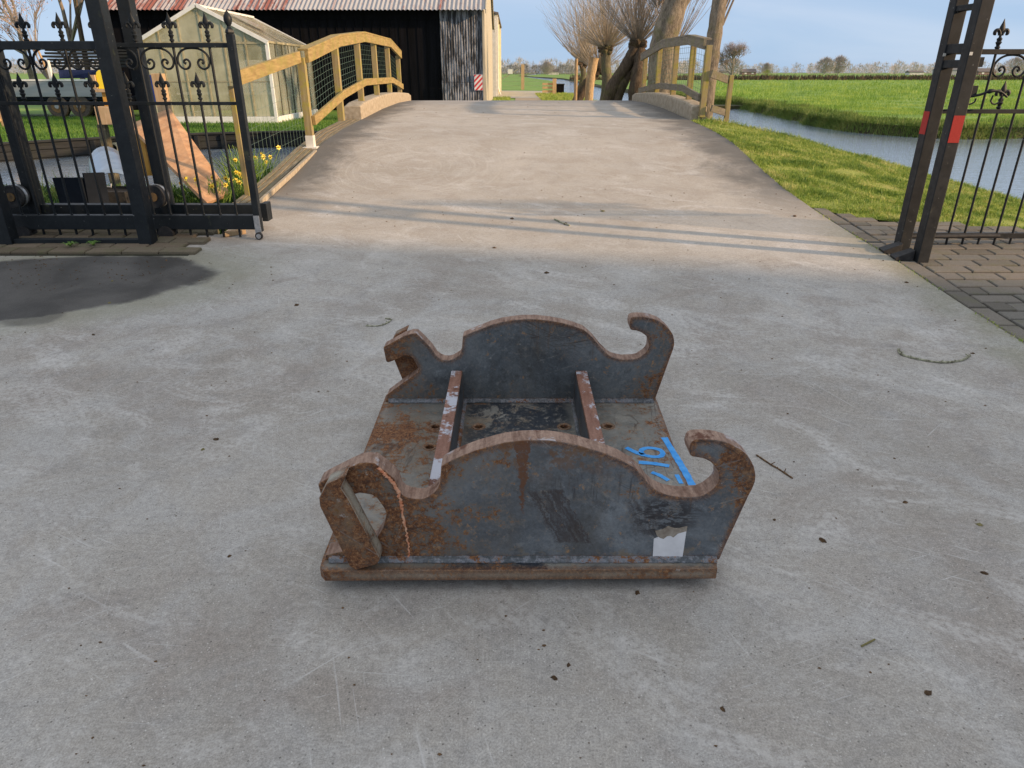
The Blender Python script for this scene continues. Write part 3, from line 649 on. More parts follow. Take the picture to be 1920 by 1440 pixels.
o = MB(); o.prism(NEARL+NEARR, YN0, YN1, 0, 1); side = build('side_plate', o, [MAT['plate_near'], MAT['cut']], cp, bevel=.004, smooth=True); side['label'] = 'near hooked side plate with rust streak and scraped dark patches'
o = MB(); o.prism(FARL+FARR, YF0, YF1, 0, 1); side2 = build('side_plate', o, [MAT['plate_far'], MAT['cut']], cp, bevel=.004, smooth=True); side2['label'] = 'far hooked side plate, smoother and less rusty'
# material coordinates of the plates are meant in world metres: origins sit at the thing, so shift is only in Y
def base_plate():
    mb = MB(); pr = [(-.548,1.596),(-.563,1.615),(-.566,1.66),(-.566,2.80),(.640,2.80),(.640,2.72),(.604,1.63),(.600,1.606)]
    n = len(pr); mb.add([(x,y,.042) for x,y in pr]+[(x,y,.080) for x,y in pr], [tuple(range(n-1,-1,-1)), tuple(range(n,2*n))], 0)
    for i in range(n): j=(i+1)%n; mb.f.append((i,j,n+j,n+i)); mb.mi.append(1)
    o = build('base_plate', mb, [MAT['base'], MAT['base_edge']], cp)
    cut = MB()
    for x, y in ((-.312,2.489),(-.137,2.489),(.214,2.489),(.393,2.493),(-.318,2.322),(-.137,1.95),(.214,1.95),(.393,1.95)):
        cut.tube([(x,y,.0),(x,y,.12)], .0155, 20)
    c = build('hole_cutter', cut, MAT['dark_hole'])
    m = o.modifiers.new('holes', 'BOOLEAN'); m.operation = 'DIFFERENCE'; m.object = c; m.solver = 'EXACT'
    b = o.modifiers.new('bevel', 'BEVEL'); b.width = .003; b.segments = 2; b.limit_method = 'ANGLE'; b.angle_limit = R(40)
    dg = bpy.context.evaluated_depsgraph_get(); me = bpy.data.meshes.new_from_object(o.evaluated_get(dg)); o.modifiers.clear(); o.data = me
    bpy.data.objects.remove(c)
    return o
base_plate()
o = MB(); o.box((-.50,1.665,.002),(.55,2.72,.041)); build('swivel_block', o, MAT['dark_grey'], cp, bevel=.004)  # hidden block, front brought forward to deepen shade under the plate
for x, y in ((-.312,2.489),(-.137,2.489),(.214,2.489),(.393,2.493),(-.318,2.322)):
    o = MB(); pr = [(.0165,.0795),(.0185,.0815),(.027,.0828),(.030,.0795)]; n = 20
    vs = [(x+r*math.cos(2*math.pi*k/n), y+r*math.sin(2*math.pi*k/n), z) for r, z in pr for k in range(n)]
    o.add(vs, [(i*n+k, i*n+(k+1)%n, (i+1)*n+(k+1)%n, (i+1)*n+k) for i in range(3) for k in range(n)]); build('hole_rim', o, MAT['base_edge'], cp, smooth=True)
for xc, t, lab in ((-.236,.048,'left rib'), (.296,.050,'right rib')):
    # cross ribs run from the far plate towards the near one, top corner rounded
    pr = [(1.7055,.0795),(1.7055,.236),(2.66,.236),(2.69,.240),(2.705,.236),(2.7215,.222),(2.7215,.0795)]
    o = MB(); n = len(pr); o.add([(xc-t/2,y,z) for y,z in pr]+[(xc+t/2,y,z) for y,z in pr], [tuple(range(n)), tuple(range(2*n-1,n-1,-1))], 0)
    for i in range(n):
        j = (i+1)%n; o.f.append((i,n+i,n+j,j)); o.mi.append(1 if i in (1,2,3) else 0)
    build('rib', o, [MAT['rib'], MAT['rib_top']], cp, bevel=.004, smooth=True)
    o = MB()
    for sx in (-1, 1): o.tube([(xc+sx*(t/2+.004), y, .083+random.uniform(-.001,.001)) for y in np.linspace(1.70, 2.715, 60)], [.010+random.uniform(-.0015,.0015) for _ in range(60)], 7)
    build('weld', o, MAT['weld'], cp, smooth=True)['kind'] = 'stuff'
o = MB()
for yy, x0, x1 in ((YN0-.004,-.54,.605),(YF0-.004,-.54,.62),(YN1+.004,-.54,.60)):
    q = np.linspace(x0, x1, 160); o.tube([(x, yy, .084+random.uniform(-.0008,.0008)) for x in q], [.0125+random.uniform(-.0012,.0012) for _ in q], 7)
build('weld', o, MAT['weld'], cp, smooth=True)['kind'] = 'stuff'
# lifting straps on the outer faces
ST = [(P3(a, b, 1.59).x, P3(a, b, 1.59).z) for a, b in ((650,889),(612,907),(598,934),(600,950),(655,1061),(667,1069),(707,1058),(713,1048),(652,934),(639,915))]
def strap(y0, y1, sc_):
    o = MB(); o.prism([(x, .08+(z-.08)*sc_) for x, z in ST], y0, y1, 0, 1); return o
build('lifting_strap', strap(1.588, 1.6445, 1.0), [MAT['strap'], MAT['strap_edge']], cp, bevel=.004, smooth=True)
build('lifting_strap', strap(2.7825, 2.84, .96), [MAT['strap'], MAT['base_edge']], cp, bevel=.006, smooth=True)
pts = [(-.372,1.6435,.398),(-.352,1.6435,.375),(-.334,1.6435,.352),(-.322,1.6435,.32),(-.315,1.6435,.27),(-.309,1.6435,.2),(-.305,1.6435,.15),(-.304,1.6435,.095)]
pts = cr(pts, 12); o = MB(); o.tube([p+Vector((random.uniform(-.0025,.0025),0,0)) for p in pts], [max(.0014, (.0044 if i < 60 else .0025)+random.uniform(-.0016,.0016)) for i in range(len(pts))], 6); ow = build('weld_seam', o, MAT['orange_weld'], cp, smooth=True); ow['label'] = 'orange grinding seam running down the near plate'
# label and spray marks
o = MB(); o.add([(.414,1.6432,.179),(.505,1.6432,.186),(.507,1.6432,.082),(.417,1.6432,.086)], [(0,1,2,3)])
def sticker():
    top = [(.414,.158),(.430,.166),(.442,.160),(.452,.170),(.462,.171),(.470,.166),(.482,.180),(.506,.190)]
    pr = top + [(.5055,.140),(.5045,.095),(.48,.093),(.45,.095),(.43,.097),(.4165,.096)]
    mb = MB(); mb.prism(pr, 1.6420, 1.6446); return mb
build('paper_label', sticker(), MAT['sticker'], cp)['label'] = 'torn white paper label stuck on the near plate'
mb = MB(); mb.prism([(.416,.186),(.440,.193),(.447,.200),(.452,.204),(.47,.196),(.485,.196),(.507,.203),(.507,.187),(.482,.178),(.470,.164),(.462,.170),(.452,.169),(.442,.159),(.430,.164),(.422,.170)], 1.6414, 1.6446); build('torn_flap', mb, MAT['sticker_torn'], cp)
def stroke(mb, pts, wd):
    P = cr([(x, y, 0) for x, y in pts], 8)
    for i in range(len(P)-1):
        pass
    Ls = []; Rs = []
    for i, p in enumerate(P):
        d = (P[min(i+1,len(P)-1)]-P[max(i-1,0)]).normalized(); r = Vector((d.y,-d.x,0)); k = wd*(1+random.uniform(-.12,.12))/2
        Ls.append(p-r*k); Rs.append(p+r*k)
    n = len(P); vs = [(q.x,q.y,.0815) for q in Ls]+[(q.x,q.y,.0815) for q in Rs]
    mb.add(vs, [(i,i+1,n+i+1,n+i) for i in range(n-1)])
mb = MB()
stroke(mb, [(.603,2.400),(.612,2.25),(.626,2.068)], .034) if False else stroke(mb, [(.603,2.395),(.617,2.25),(.626,2.15),(.632,2.05)], .026)
stroke(mb, [(.44,2.315),(.475,2.275),(.515,2.250),(.553,2.246),(.572,2.268),(.567,2.296),(.536,2.312),(.505,2.305),(.492,2.283),(.497,2.262)], .020)
stroke(mb, [(.470,2.205),(.525,2.196),(.578,2.178)], .022)
stroke(mb, [(.505,2.135),(.530,2.115),(.555,2.08)], .018)
stroke(mb, [(.592,2.120),(.596,2.06)], .016)
build('spray_mark', mb, MAT['blue_paint'], cp)['label'] = 'bright blue spray-painted marks on the base plate'

# ------------------------------------------------------------------ ironwork pieces (fence along X at height z above 0)
def tallbar_mesh():
    pass
def finial_mb(x, y, z, s=1.0, mb=None):
    """fleur-de-lis with turned collar, base at z"""
    mb = mb or MB()
    mb.lathe([(.009*s,0),(.018*s,.008*s),(.018*s,.016*s),(.011*s,.022*s),(.015*s,.034*s),(.021*s,.044*s),(.014*s,.054*s),(.018*s,.062*s),(.018*s,.070*s),(.009*s,.078*s),(.009*s,.09*s)], (x,y,z), 8)
    z2 = z+.085*s
    mb.lathe([(.006*s,0),(.013*s,.018*s),(.024*s,.040*s),(.019*s,.062*s),(.008*s,.090*s),(.0015*s,.112*s)], (x,y,z2), 8, flat=.5)
    mb.box((x-.016*s,y-.008*s,z2+.004*s),(x+.016*s,y+.008*s,z2+.018*s))
    for d in (-1,1):
        P = cr([(x+d*.006*s,y,z2+.010*s),(x+d*.018*s,y,z2+.034*s),(x+d*.034*s,y,z2+.040*s),(x+d*.045*s,y,z2+.028*s),(x+d*.043*s,y,z2+.014*s),(x+d*.035*s,y,z2+.012*s)], 4)
        mb.tube(P, [.012*s]*(len(P)-6)+[.012*s*(1-.09*k) for k in range(6)], 6)
    return mb
SCP = [(0,.0),(-.045,-.004),(-.085,-.022),(-.112,-.055),(-.118,-.095),(-.102,-.128),(-.070,-.142),(-.040,-.128),(-.030,-.100),(-.045,-.078),(-.066,-.080),(-.074,-.096),(-.062,-.104)]
def scroll_mb(x, y, z):
    mb = MB(); L_ = cr([(x+a, y, z+b) for a, b in SCP], 6); Rr = cr([(x-a, y, z+b) for a, b in SCP], 6)
    P = list(reversed(L_)) + Rr[1:]; n = len(P)
    mb.tube(P, [.0082]*n, 6); mb.tube([P[0], P[1]], .012, 6); mb.tube([P[-2], P[-1]], .012, 6); return mb
def ironbars(root, xs0, n, dx, y, mat, z_bot, z_mid, z_top, tall_first=True, zt_tip=1.80, zs_tip=1.40, r=.0098, skip=()):
    fin_t = fin_s = scr = bt = bs = None; base = wloc(root)
    for k in range(n):
        x = xs0 + k*dx; tall = (k % 2 == 0) == tall_first
        if k in skip: continue
        zb = zt_tip-.197 if tall else zs_tip-.197
        key = bt if tall else bs
        if key is None:
            mb = MB(); mb.tube([(x,y,z_bot),(x,y,zb+.004)], r, 10); b = build('bar', mb, mat, root, origin=(x,y,z_bot), smooth=True)
            fm = build('finial', finial_mb(x,y,zb,1.0), mat, b, origin=(x,y,zb), smooth=True)
            if tall: bt, fin_t = b.data, fm.data
            else: bs, fin_s = b.data, fm.data
        else:
            b = link('bar', bt if tall else bs, root, Vector((x,y,z_bot))-base)
            link('finial', fin_t if tall else fin_s, b, (0,0,zb-z_bot))
    return
# ------------------------------------------------------------------ left: sliding gate and its posts
ys_ = 5.70
gt = thing('sliding_gate', (-3.4, ys_, .16), 'open black wrought iron sliding gate leaf with scrolls and a small end wheel', 'gate')
xe = -2.085
ironbars(gt, xe-.135*2+.103-.135*20+.135*1, 20, .135, ys_, MAT['gate'], .155, 1.18, 1.58, tall_first=False)
mb = MB(); mb.box((-6.1,ys_-.016,1.565),(xe,ys_+.016,1.597)); build('top_rail', mb, MAT['gate'], gt, bevel=.002)
mb = MB(); mb.box((-6.1,ys_-.011,1.168),(xe,ys_+.011,1.192)); build('middle_rail', mb, MAT['gate'], gt, bevel=.002)
mb = MB(); mb.box((-6.1,ys_-.035,.222),(xe+.02,ys_+.035,.336)); build('bottom_beam', mb, MAT['gate'], gt, bevel=.004)
mb = MB(); mb.box((xe-.025,ys_-.028,.20),(xe+.027,ys_+.028,1.655)); mb.lathe([(.030,0),(.036,.012),(.030,.03),(.014,.045)], (xe,ys_,1.655), 4); build('end_post', mb, MAT['gate'], gt, bevel=.003)
mb = MB(); mb.lathe([(.010,0),(.017,.012),(.012,.022),(.024,.040),(.031,.062),(.029,.084),(.018,.104),(.007,.120),(.002,.128)], (xe,ys_,1.685), 12); build('ball_finial', mb, MAT['gate'], gt, smooth=True)
k0 = xe-.135*2+.103-.135*20+.135
for k in range(1, 19, 2):
    xm = k0+.135*(k+1); build('scroll', scroll_mb(xm, ys_, 1.562), MAT['gate'], gt, smooth=True) if xm < xe-.1 else None
mb = MB(); mb.box((xe-.022,ys_-.041,.165),(xe+.026,ys_-.035,.335)); mb.box((xe-.013,ys_-.047,.17),(xe+.030,ys_-.041,.24)); br = build('wheel_bracket', mb, MAT['zinc'], gt, bevel=.001)
mb = MB(); mb.disc((xe+.012,ys_-.062,.176),(0,1,0),.030,.022,20); build('end_wheel', mb, MAT['rubber'], br, smooth=True)
mb = MB(); mb.disc((xe+.012,ys_-.075,.176),(0,1,0),.019,.006,16); mb.disc((xe+.012,ys_-.080,.176),(0,1,0),.008,.010,8); build('wheel_hub', mb, MAT['zinc'], br, smooth=True)
# guide frame: front posts, rear posts, beams, rollers
gf = thing('gate_guide_frame', (-3.4, 5.6, .12), 'black square steel guide posts and beams either side of the sliding gate', 'gate frame')
def post(name, x, y, w_, z0, z1, mat, root, d=None):
    d = d or w_; mb = MB(); mb.box((x-w_/2,y-d/2,z0),(x+w_/2,y+d/2,z1)); return build(name, mb, mat, root, bevel=.005)
post('post', -2.900, 5.47, .105, .12, 2.35, MAT['gate'], gf); post('post', -4.01, 5.47, .105, .12, 2.35, MAT['gate'], gf)
post('post', -2.945, 5.98, .100, .10, 2.35, MAT['gate'], gf); post('post', -4.06, 5.98, .100, .10, 2.35, MAT['gate'], gf)
mb = MB(); mb.box((-3.957,5.43,1.545),(-2.953,5.49,1.60)); build('cross_rail', mb, MAT['gate'], gf, bevel=.003)
mb = MB(); mb.box((-3.957,5.44,.125),(-2.953,5.50,.192)); build('cross_rail', mb, MAT['gate'], gf, bevel=.003)
mb = MB(); mb.box((-4.0,5.53,2.24),(-2.85,5.93,2.31)); build('top_frame', mb, MAT['gate'], gf, bevel=.004)
mb = MB(); mb.box((-6.2,5.955,.262),(-2.135,6.045,.372)); build('rear_beam', mb, MAT['gate'], gf, bevel=.004)
mb = MB(); mb.box((-2.135,5.94,.235),(-2.085,6.06,.385)); build('beam_end', mb, MAT['gate'], gf, bevel=.004)
mb = MB(); mb.box((-4.8,5.62,.12),(-2.9,5.80,.155)); build('floor_track', mb, MAT['rubber'], gf)
for x in (-2.945,-4.115):
    mb = MB(); mb.disc((x,5.83,.465),(0,1,0),.092,.105,28); rl = build('guide_roller', mb, MAT['rubber'], gf, smooth=True, bevel=.004)
    mb = MB(); mb.disc((x,5.84,.465),(0,1,0),.0935,.03,28); build('roller_rim', mb, MAT['zinc'], rl, smooth=True)
    mb = MB(); mb.disc((x,5.775,.465),(0,1,0),.035,.012,16); build('roller_cap', mb, MAT['scrape'], rl, smooth=True)
    mb = MB(); mb.disc((x+.1,5.70,.19),(0,1,0),.060,.10,20); build('floor_wheel', mb, MAT['rubber'], gf, smooth=True)

# ------------------------------------------------------------------ right: receiver posts and fence
rp = thing('gate_receiver_posts', (3.03, 5.15, .12), 'pair of tall dark steel gate posts joined by short bars, red reflectors on both', 'gate post')
def rpost(x, y, mat): return post('post', x-.003, y, .088, zr(y)-.01, 2.5, mat, rp)
p1 = rpost(3.045, 5.055, MAT['gate_right']); p2 = rpost(3.058, 5.36, MAT['gate_right'])
for z0, z1 in ((1.515,1.575),(1.425,1.475),(1.775,1.81),(2.3,2.36)):
    mb = MB(); mb.box((3.02,5.094,z0),(3.075,5.321,z1)); build('cross_bar', mb, MAT['gate'], rp, bevel=.004)
mb = MB(); mb.box((3.07,5.03,1.43),(3.125,5.06,1.49)) ; build('latch_plate', mb, MAT['gate'], rp, bevel=.002)
for y, z0, z1 in ((5.055,.955,1.130),(5.36,.985,1.14)):
    mb = MB()
    if y < 5.2: mb.box((3.004,y-.0470,z0),(3.080,y-.0443,z1))
    else: mb.box((3.0082,y-.038,z0),(3.0108,y+.038,z1))
    build('reflector', mb, MAT['red_reflector'], rp)
    mb = MB(); mb.box((3.004,y-.0470,1.5),(3.024,y-.0443,1.52)) ; build('paint_chip', mb, MAT['white_trim'], rp)
for k, (y, a) in enumerate(((5.10,-.25),(5.28,-.1))):
    mb = MB(); z = zr(y)
    mb.add([(2.85,y-.05,z+.02),(2.99,y-.05,z+.075),(3.01,y+.05,z+.075),(2.87,y+.07,z+.02),(2.86,y-.05,z),(2.99,y-.05,z),(3.01,y+.05,z),(2.88,y+.07,z)],
           [(0,1,2,3),(7,6,5,4),(0,4,5,1),(1,5,6,2),(2,6,7,3),(3,7,4,0)]); build('guide_shoe', mb, MAT['rubber'], rp, bevel=.003)
fr = thing('iron_fence', (4.2, 5.5, .15), 'weathered black wrought iron fence panel with scrolls right of the gate posts', 'fence')
yf = 5.50
ironbars(fr, 3.487, 14, .1275, yf, MAT['gate_right'], .125, 1.135, 1.53, True, 1.745, 1.345, .0088)
for nm, z0, z1, t in (('top_rail',1.515,1.550,.016),('middle_rail',1.118,1.148,.014),('bottom_rail',.190,.232,.018)):
    mb = MB(); mb.box((3.10,yf-t,z0),(5.4,yf+t,z1)); build(nm, mb, MAT['gate_right'], fr, bevel=.002)
for k in range(0, 12, 2): build('scroll', scroll_mb(3.487+.1275*(k+1), yf, 1.512), MAT['gate_right'], fr, smooth=True)
mb = MB(); P = cr([(3.12,5.40,.222),(3.4,5.41,.222),(3.7,5.42,.224),(3.84,5.42,.222)], 5); mb.tube(P, .016, 8); build('drop_bolt', mb, MAT['rubber'], fr, smooth=True)
mb = MB(); P = cr([(3.33,5.44,1.235),(3.40,5.42,1.25),(3.47,5.41,1.275),(3.54,5.41,1.268),(3.60,5.42,1.235)], 5); mb.tube(P, [.008+.012*math.sin(math.pi*min(1,i/12)) if i > 8 else .009 for i in range(len(P))], 8)
for cx_ in (3.36, 3.545):
    P = cr([(cx_-.035,5.44,1.245),(cx_-.04,5.44,1.205),(cx_-.01,5.44,1.185),(cx_+.025,5.44,1.20),(cx_+.03,5.44,1.225)], 5); mb.tube(P, .006, 6)
mb.box((3.34,5.43,1.24),(3.38,5.45,1.31)); build('door_handle', mb, MAT['gate'], fr, smooth=True)

# ------------------------------------------------------------------ bridge: kerb beams, railings, timber edge
for sx, x0, x1, lab in ((-1,-2.72,-2.44,'left'),(1,2.90,3.15,'right')):
    V = []; F = []; ys = [11.95,12.0]+list(np.linspace(12.3,17.7,12))+[17.98,18.0]
    mb = MB()
    def kt(y): return .885+.085*math.sin(math.pi*(min(max(y,12),18)-12)/6)+.03*(y>12.2)*(y<17.8)
    for y in ys: V += [(x0,y,zr(y)-.25),(x0,y,kt(y)-.0),(x0+.02,y,kt(y)+.015),(x1-.02,y,kt(y)+.015),(x1,y,kt(y)),(x1,y,zr(y)-.25)]
    n = 6
    for i in range(len(ys)-1):
        for k in range(n): F.append((i*n+k,i*n+(k+1)%n,(i+1)*n+(k+1)%n,(i+1)*n+k))
    F += [tuple(range(n)), tuple(range(len(V)-1,len(V)-1-n,-1))]
    mb.add(V, F); o = build('kerb_beam', mb, MAT['kerb'], origin=((x0+x1)/2,15,.8), smooth=True, bevel=.01)
    tag(o, 'rough concrete kerb beam lit by the sun on the %s edge of the bridge' % lab if sx < 0 else 'rough shaded concrete kerb beam on the right edge of the bridge', 'kerb', 'kerb beams of the bridge')
def railing(root, x, postsY, topz, botz, wood, post_m, first_extra=0, xo=0):
    for i, y in enumerate(postsY):
        tz = np.interp(y, *topz); wd = .10
        zb = zr(y)-.05 if i == 0 and first_extra else kt(y)-.15
        mb = MB(); mb.box((x-.045,y-.045,zb+(.19 if (i == 0 and first_extra) else 0)),(x+.045,y+.045,tz-.07)); build('post', mb, post_m, root, bevel=.004)
        if i == 0 and first_extra:
            mb = MB(); mb.box((x-.05,y-.05,zb),(x+.05,y+.05,zb+.19)); mb.box((x-.09,y-.08,zb+.03),(x+.09,y+.08,zb+.055)); build('post_shoe', mb, MAT['white_trim'], root, bevel=.003)
    def railseg(nm, tab, w1, h, xo):
        yy, zz = tab
        for i in range(len(yy)-1):
            mb = MB(); mb.beam((x+xo,yy[i]+.002,zz[i]-h/2),(x+xo,yy[i+1]-.002,zz[i+1]-h/2), w1, h); build(nm, mb, wood, root, bevel=.003)
    railseg('handrail', topz, .045, .128, xo); railseg('lower_rail', botz, .04, .108, xo)
    return
KL = (1 if True else 0)
rl = thing('bridge_railing', (-2.5, 9.2, .57), 'sunlit yellowish timber bridge railing with wire mesh on the left side', 'railing', 'bridge railings')
topL = ([9.2,11.0,12.9,15.6,17.0],[1.63,1.86,1.99,1.99,1.80]); botL = ([9.2,11.0,12.7,15.6,17.0],[.90,1.155,1.30,1.30,1.15])
XL = -2.55
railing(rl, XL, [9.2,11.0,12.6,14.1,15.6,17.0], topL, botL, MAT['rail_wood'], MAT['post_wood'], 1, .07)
topR = ([11.9,13.0,15.2,17.6],[1.85,1.95,1.96,1.76]); botR = ([11.9,13.1,15.2,17.6],[1.08,1.20,1.20,1.06])
rr_ = thing('bridge_railing', (3.0, 11.9, .7), 'grey weathered timber bridge railing in shade on the right side', 'railing', 'bridge railings')
XR = 3.06
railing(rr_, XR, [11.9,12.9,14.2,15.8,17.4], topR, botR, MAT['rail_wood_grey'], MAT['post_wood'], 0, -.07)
def cap(root, x, tab, mat):
    yy, zz = tab
    for i in range(len(yy)-1):
        mb = MB(); mb.beam((x,yy[i],zz[i]+.014),(x,yy[i+1],zz[i+1]+.014), .13, .025); build('cap_board', mb, mat, root, bevel=.002)
cap(rl, XL+.03, topL, MAT['rail_wood']); cap(rr_, XR-.03, topR, MAT['rail_wood_grey'])
def wires(root, x, top, bot, y0, y1, below=0):
    mb = MB(); n = int((y1-y0)/.15)
    ys = np.linspace(y0, y1, n)
    for y in ys: mb.tube([(x,y,np.interp(y,*bot)-.1-below),(x,y,np.interp(y,*top)-.14)], .0022, 3, False)
    for t in np.linspace(.03,.97,9):
        P = [(x,y,(np.interp(y,*bot)-.1-below)*(1-t)+(np.interp(y,*top)-.14)*t) for y in np.linspace(y0,y1,12)]; mb.tube(P, .0026, 3, False)
    build('wire_mesh', mb, MAT['wire'], root)
wires(rl, XL-.05, topL, botL, 9.2, 17); wires(rr_, XR+.05, topR, botR, 11.9, 17.4)
# sloping approach rail on the left with mesh hanging below
ar = thing('approach_railing', (-2.8, 8, .3), 'sloping timber handrail and hanging mesh between the gate and the left bridge railing', 'railing')
mb = MB(); mb.beam((-2.56,9.14,1.565),(-2.56,6.98,1.345),.05,.125); build('handrail', mb, MAT['rail_wood'], ar, bevel=.003)
post('post', -2.66, 7.10, .05, -.1, 1.28, MAT['post_wood'], ar)
mb = MB()
for y in np.linspace(7.1,9.1,17): mb.tube([(-2.61,y,1.25+(y-6.35)*.1-.03),(-2.61,y,.02)], .0014, 3, False)
for t in np.linspace(0,1,10): mb.tube([(-2.61,7.1,.02*(1-t)+1.29*t),(-2.61,9.1,.02*(1-t)+1.49*t)], .0014, 3, False)
build('wire_mesh', mb, MAT['wire'], ar)
ar2 = thing('approach_railing', (3.6, 12.6, .3), 'low timber fence rail dropping to the canal beside the right trunk', 'fence')
xs2 = 4.28
mb = MB(); mb.beam((3.12,11.82,P3(1318,138,11.8).z),P3(1366,150,11.9),.045,.11); build('handrail', mb, MAT['rail_wood_grey'], ar2, bevel=.003)
mb = MB(); mb.beam((3.18,11.82,P3(1325,203,11.8).z),P3(1362,212,11.9),.045,.10); build('lower_rail', mb, MAT['rail_wood_grey'], ar2, bevel=.003)
post('post', P3(1367,180,11.9).x, 11.9, .07, -.6, P3(1370,141,11.9).z, MAT['post_wood'], ar2)
# timber edge boards along the left of the ramp
te = thing('timber_edging', (-2.58, 7.6, .3), 'weathered grooved timber edging along the left side of the ramp', 'edging')
for k in range(4):
    mb = MB(); yy = [6.2+k*.05,7.2,8.2,9.0,10.2,11.9]
    for a, b in zip(yy, yy[1:]):
        x = -2.485-k*.065
        mb.beam((x,a,zr(a)-.03+.006*k),(x,b,zr(b)-.03+.006*k),.058,.07)
    build('board', mb, MAT['timber_edge'], te, bevel=.003)
mb = MB(); mb.beam((-2.445,6.0,zr(6.0)-.01),(-2.445,9.0,zr(9.0)-.01),.03,.05); build('edge_strip', mb, MAT['kerb'], te)

# ------------------------------------------------------------------ left background: quay, greenhouse, barn, trailer
qu = thing('quay_wall', (-7, 17.5, -.4), 'dark timber quay wall holding the lawn on the far side of the left ditch', 'quay')
ql = [(-30,13.35),(-12,14.52),(-10.7,15.22),(-9.8,16.22),(-7.5,17.82),(-5.3,18.52),(-3.2,17.1)]
for i in range(len(ql)-1):
    (xa,ya),(xb,yb) = ql[i], ql[i+1]
    for k in range(3):
        mb = MB(); z = -.055-k*.165; mb.beam((xa,ya-.02-.012*(k%2),z),(xb,yb-.02-.012*(k%2),z),.06,.155); build('plank', mb, MAT['quay'], qu, bevel=.004)
    mb = MB(); mb.beam((xa,ya-.03,.035),(xb,yb-.03,.035),.18,.04); build('cap_plank', mb, MAT['quay'], qu, bevel=.004)
    L_ = math.dist(ql[i], ql[i+1])
    for j in range(int(L_/1.1)+1 if i else 4):
        t = (j+.4)*1.1/L_ if i else .75+j*.07
        if t < 1: post('pile', xa+(xb-xa)*t, ya+(yb-ya)*t-.10, .10, -1.1, .0, MAT['quay'], qu)

gh = thing('greenhouse', (-9, 22.3, 0), 'small algae-stained glass greenhouse with white roof edges beside the ditch', 'greenhouse')
gx0, gx1, gy0, gy1, ge, ga = -10.86, -7.13, 22.3, 27.0, 2.20, 3.11; gm = (gx0+gx1)/2
mb = MB(); mb.box((gx0-.05,gy0-.05,-.02),(gx1+.05,gy0+.06,.17)); mb.box((gx1-.06,gy0+.07,-.02),(gx1+.05,gy1,.17)); mb.box((gx0-.05,gy0+.07,-.02),(gx0+.06,gy1,.17)); build('base_sill', mb, MAT['white'], gh, bevel=.01)
NF = 6; bx = [gx0+(gx1-gx0)*i/NF for i in range(NF+1)]
def rz_(x): return ge+(ga-ge)*(1-abs(x-gm)/(gx1-gm))
for i, x in enumerate(bx):
    mb = MB(); t = .045 if i in (0,NF) else .022; mb.box((x-t,gy0-t,.17),(x+t,gy0+t,rz_(x)-.02)); o = build('corner_post' if i in (0,NF) else 'glazing_bar', mb, MAT['white'] if i in (0,NF) else MAT['gh_bar'], gh)
mb = MB(); mb.box((gx0,gy0-.02,ge-.06),(gx1,gy0+.02,ge)); mb.box((gx0+.05,gy0-.015,1.12),(gx1-.05,gy0+.015,1.15)); build('tie_bar', mb, MAT['gh_bar'], gh)
for i in range(NF):
    a, b = bx[i]+.023, bx[i+1]-.023
    for z0, z1 in ((.18,1.115),(1.155,ge-.062)):
        mb = MB(); mb.box((a,gy0-.004,z0),(b,gy0+.004,z1)); build('pane', mb, MAT['gh_glass'], gh)
    mb = MB(); mb.prism([(a,ge+.002),(b,ge+.002),(b,max(rz_(b)-.02,ge+.004)),(a,max(rz_(a)-.02,ge+.004))], gy0-.004, gy0+.004); build('pane', mb, MAT['gh_glass'], gh)
for sx, xe_ in ((1,gx1),(-1,gx0)):
    for j in range(8):
        y = gy0+(gy1-gy0)*j/7; mb = MB(); mb.box((xe_-.022,y-.02,.17),(xe_+.022,y+.02,ge)) ; build('glazing_bar', mb, MAT['gh_dark'] if j else MAT['white'], gh)
        if j < 7:
            y1_ = gy0+(gy1-gy0)*(j+1)/7; mb = MB(); mb.box((xe_-.004,y+.025,.18),(xe_+.004,y1_-.025,ge-.03)); build('pane', mb, MAT['gh_side'], gh)
            mb = MB(); dx = (gx1-gm); mb.add([(xe_,y+.03,ge+.01),(xe_,y1_-.03,ge+.01),(gm,y1_-.03,ga-.01),(gm,y+.03,ga-.01)], [(0,1,2,3)]); mb.add([(xe_,y+.03,ge+.018),(xe_,y1_-.03,ge+.018),(gm,y1_-.03,ga-.002),(gm,y+.03,ga-.002)], [(0,1,2,3)]); build('roof_pane', mb, MAT['gh_side'], gh)
        mb = MB(); mb.beam((xe_,y,ge),(gm,y,ga),.045,.045); build('rafter', mb, MAT['white'] if j in (0,7) else MAT['gh_bar'], gh)
    mb = MB(); mb.beam((xe_,gy0,ge),(xe_,gy1,ge),.07,.06); build('eave_bar', mb, MAT['gh_bar'], gh)
mb = MB(); mb.beam((gm,gy0-.05,ga+.02),(gm,gy1,ga+.02),.09,.06); build('ridge', mb, MAT['white'], gh)
for sx, xe_ in ((1,gx1),(-1,gx0)):
    mb = MB(); mb.beam((xe_+.05*sx,gy0-.05,ge-.02),(gm,gy0-.05,ga+.03),.05,.10); build('barge_board', mb, MAT['white'], gh)
mb = MB(); mb.beam((gm+.35,24.1,ga-.08),(gm+1.2,24.1,ga-.47),1.0,.03); build('roof_vent', mb, MAT['gh_side'], gh)
mb = MB(); mb.box((gx0,gy1-.01,.17),(gx1,gy1+.01,ge)); build('back_pane', mb, MAT['gh_side'], gh)
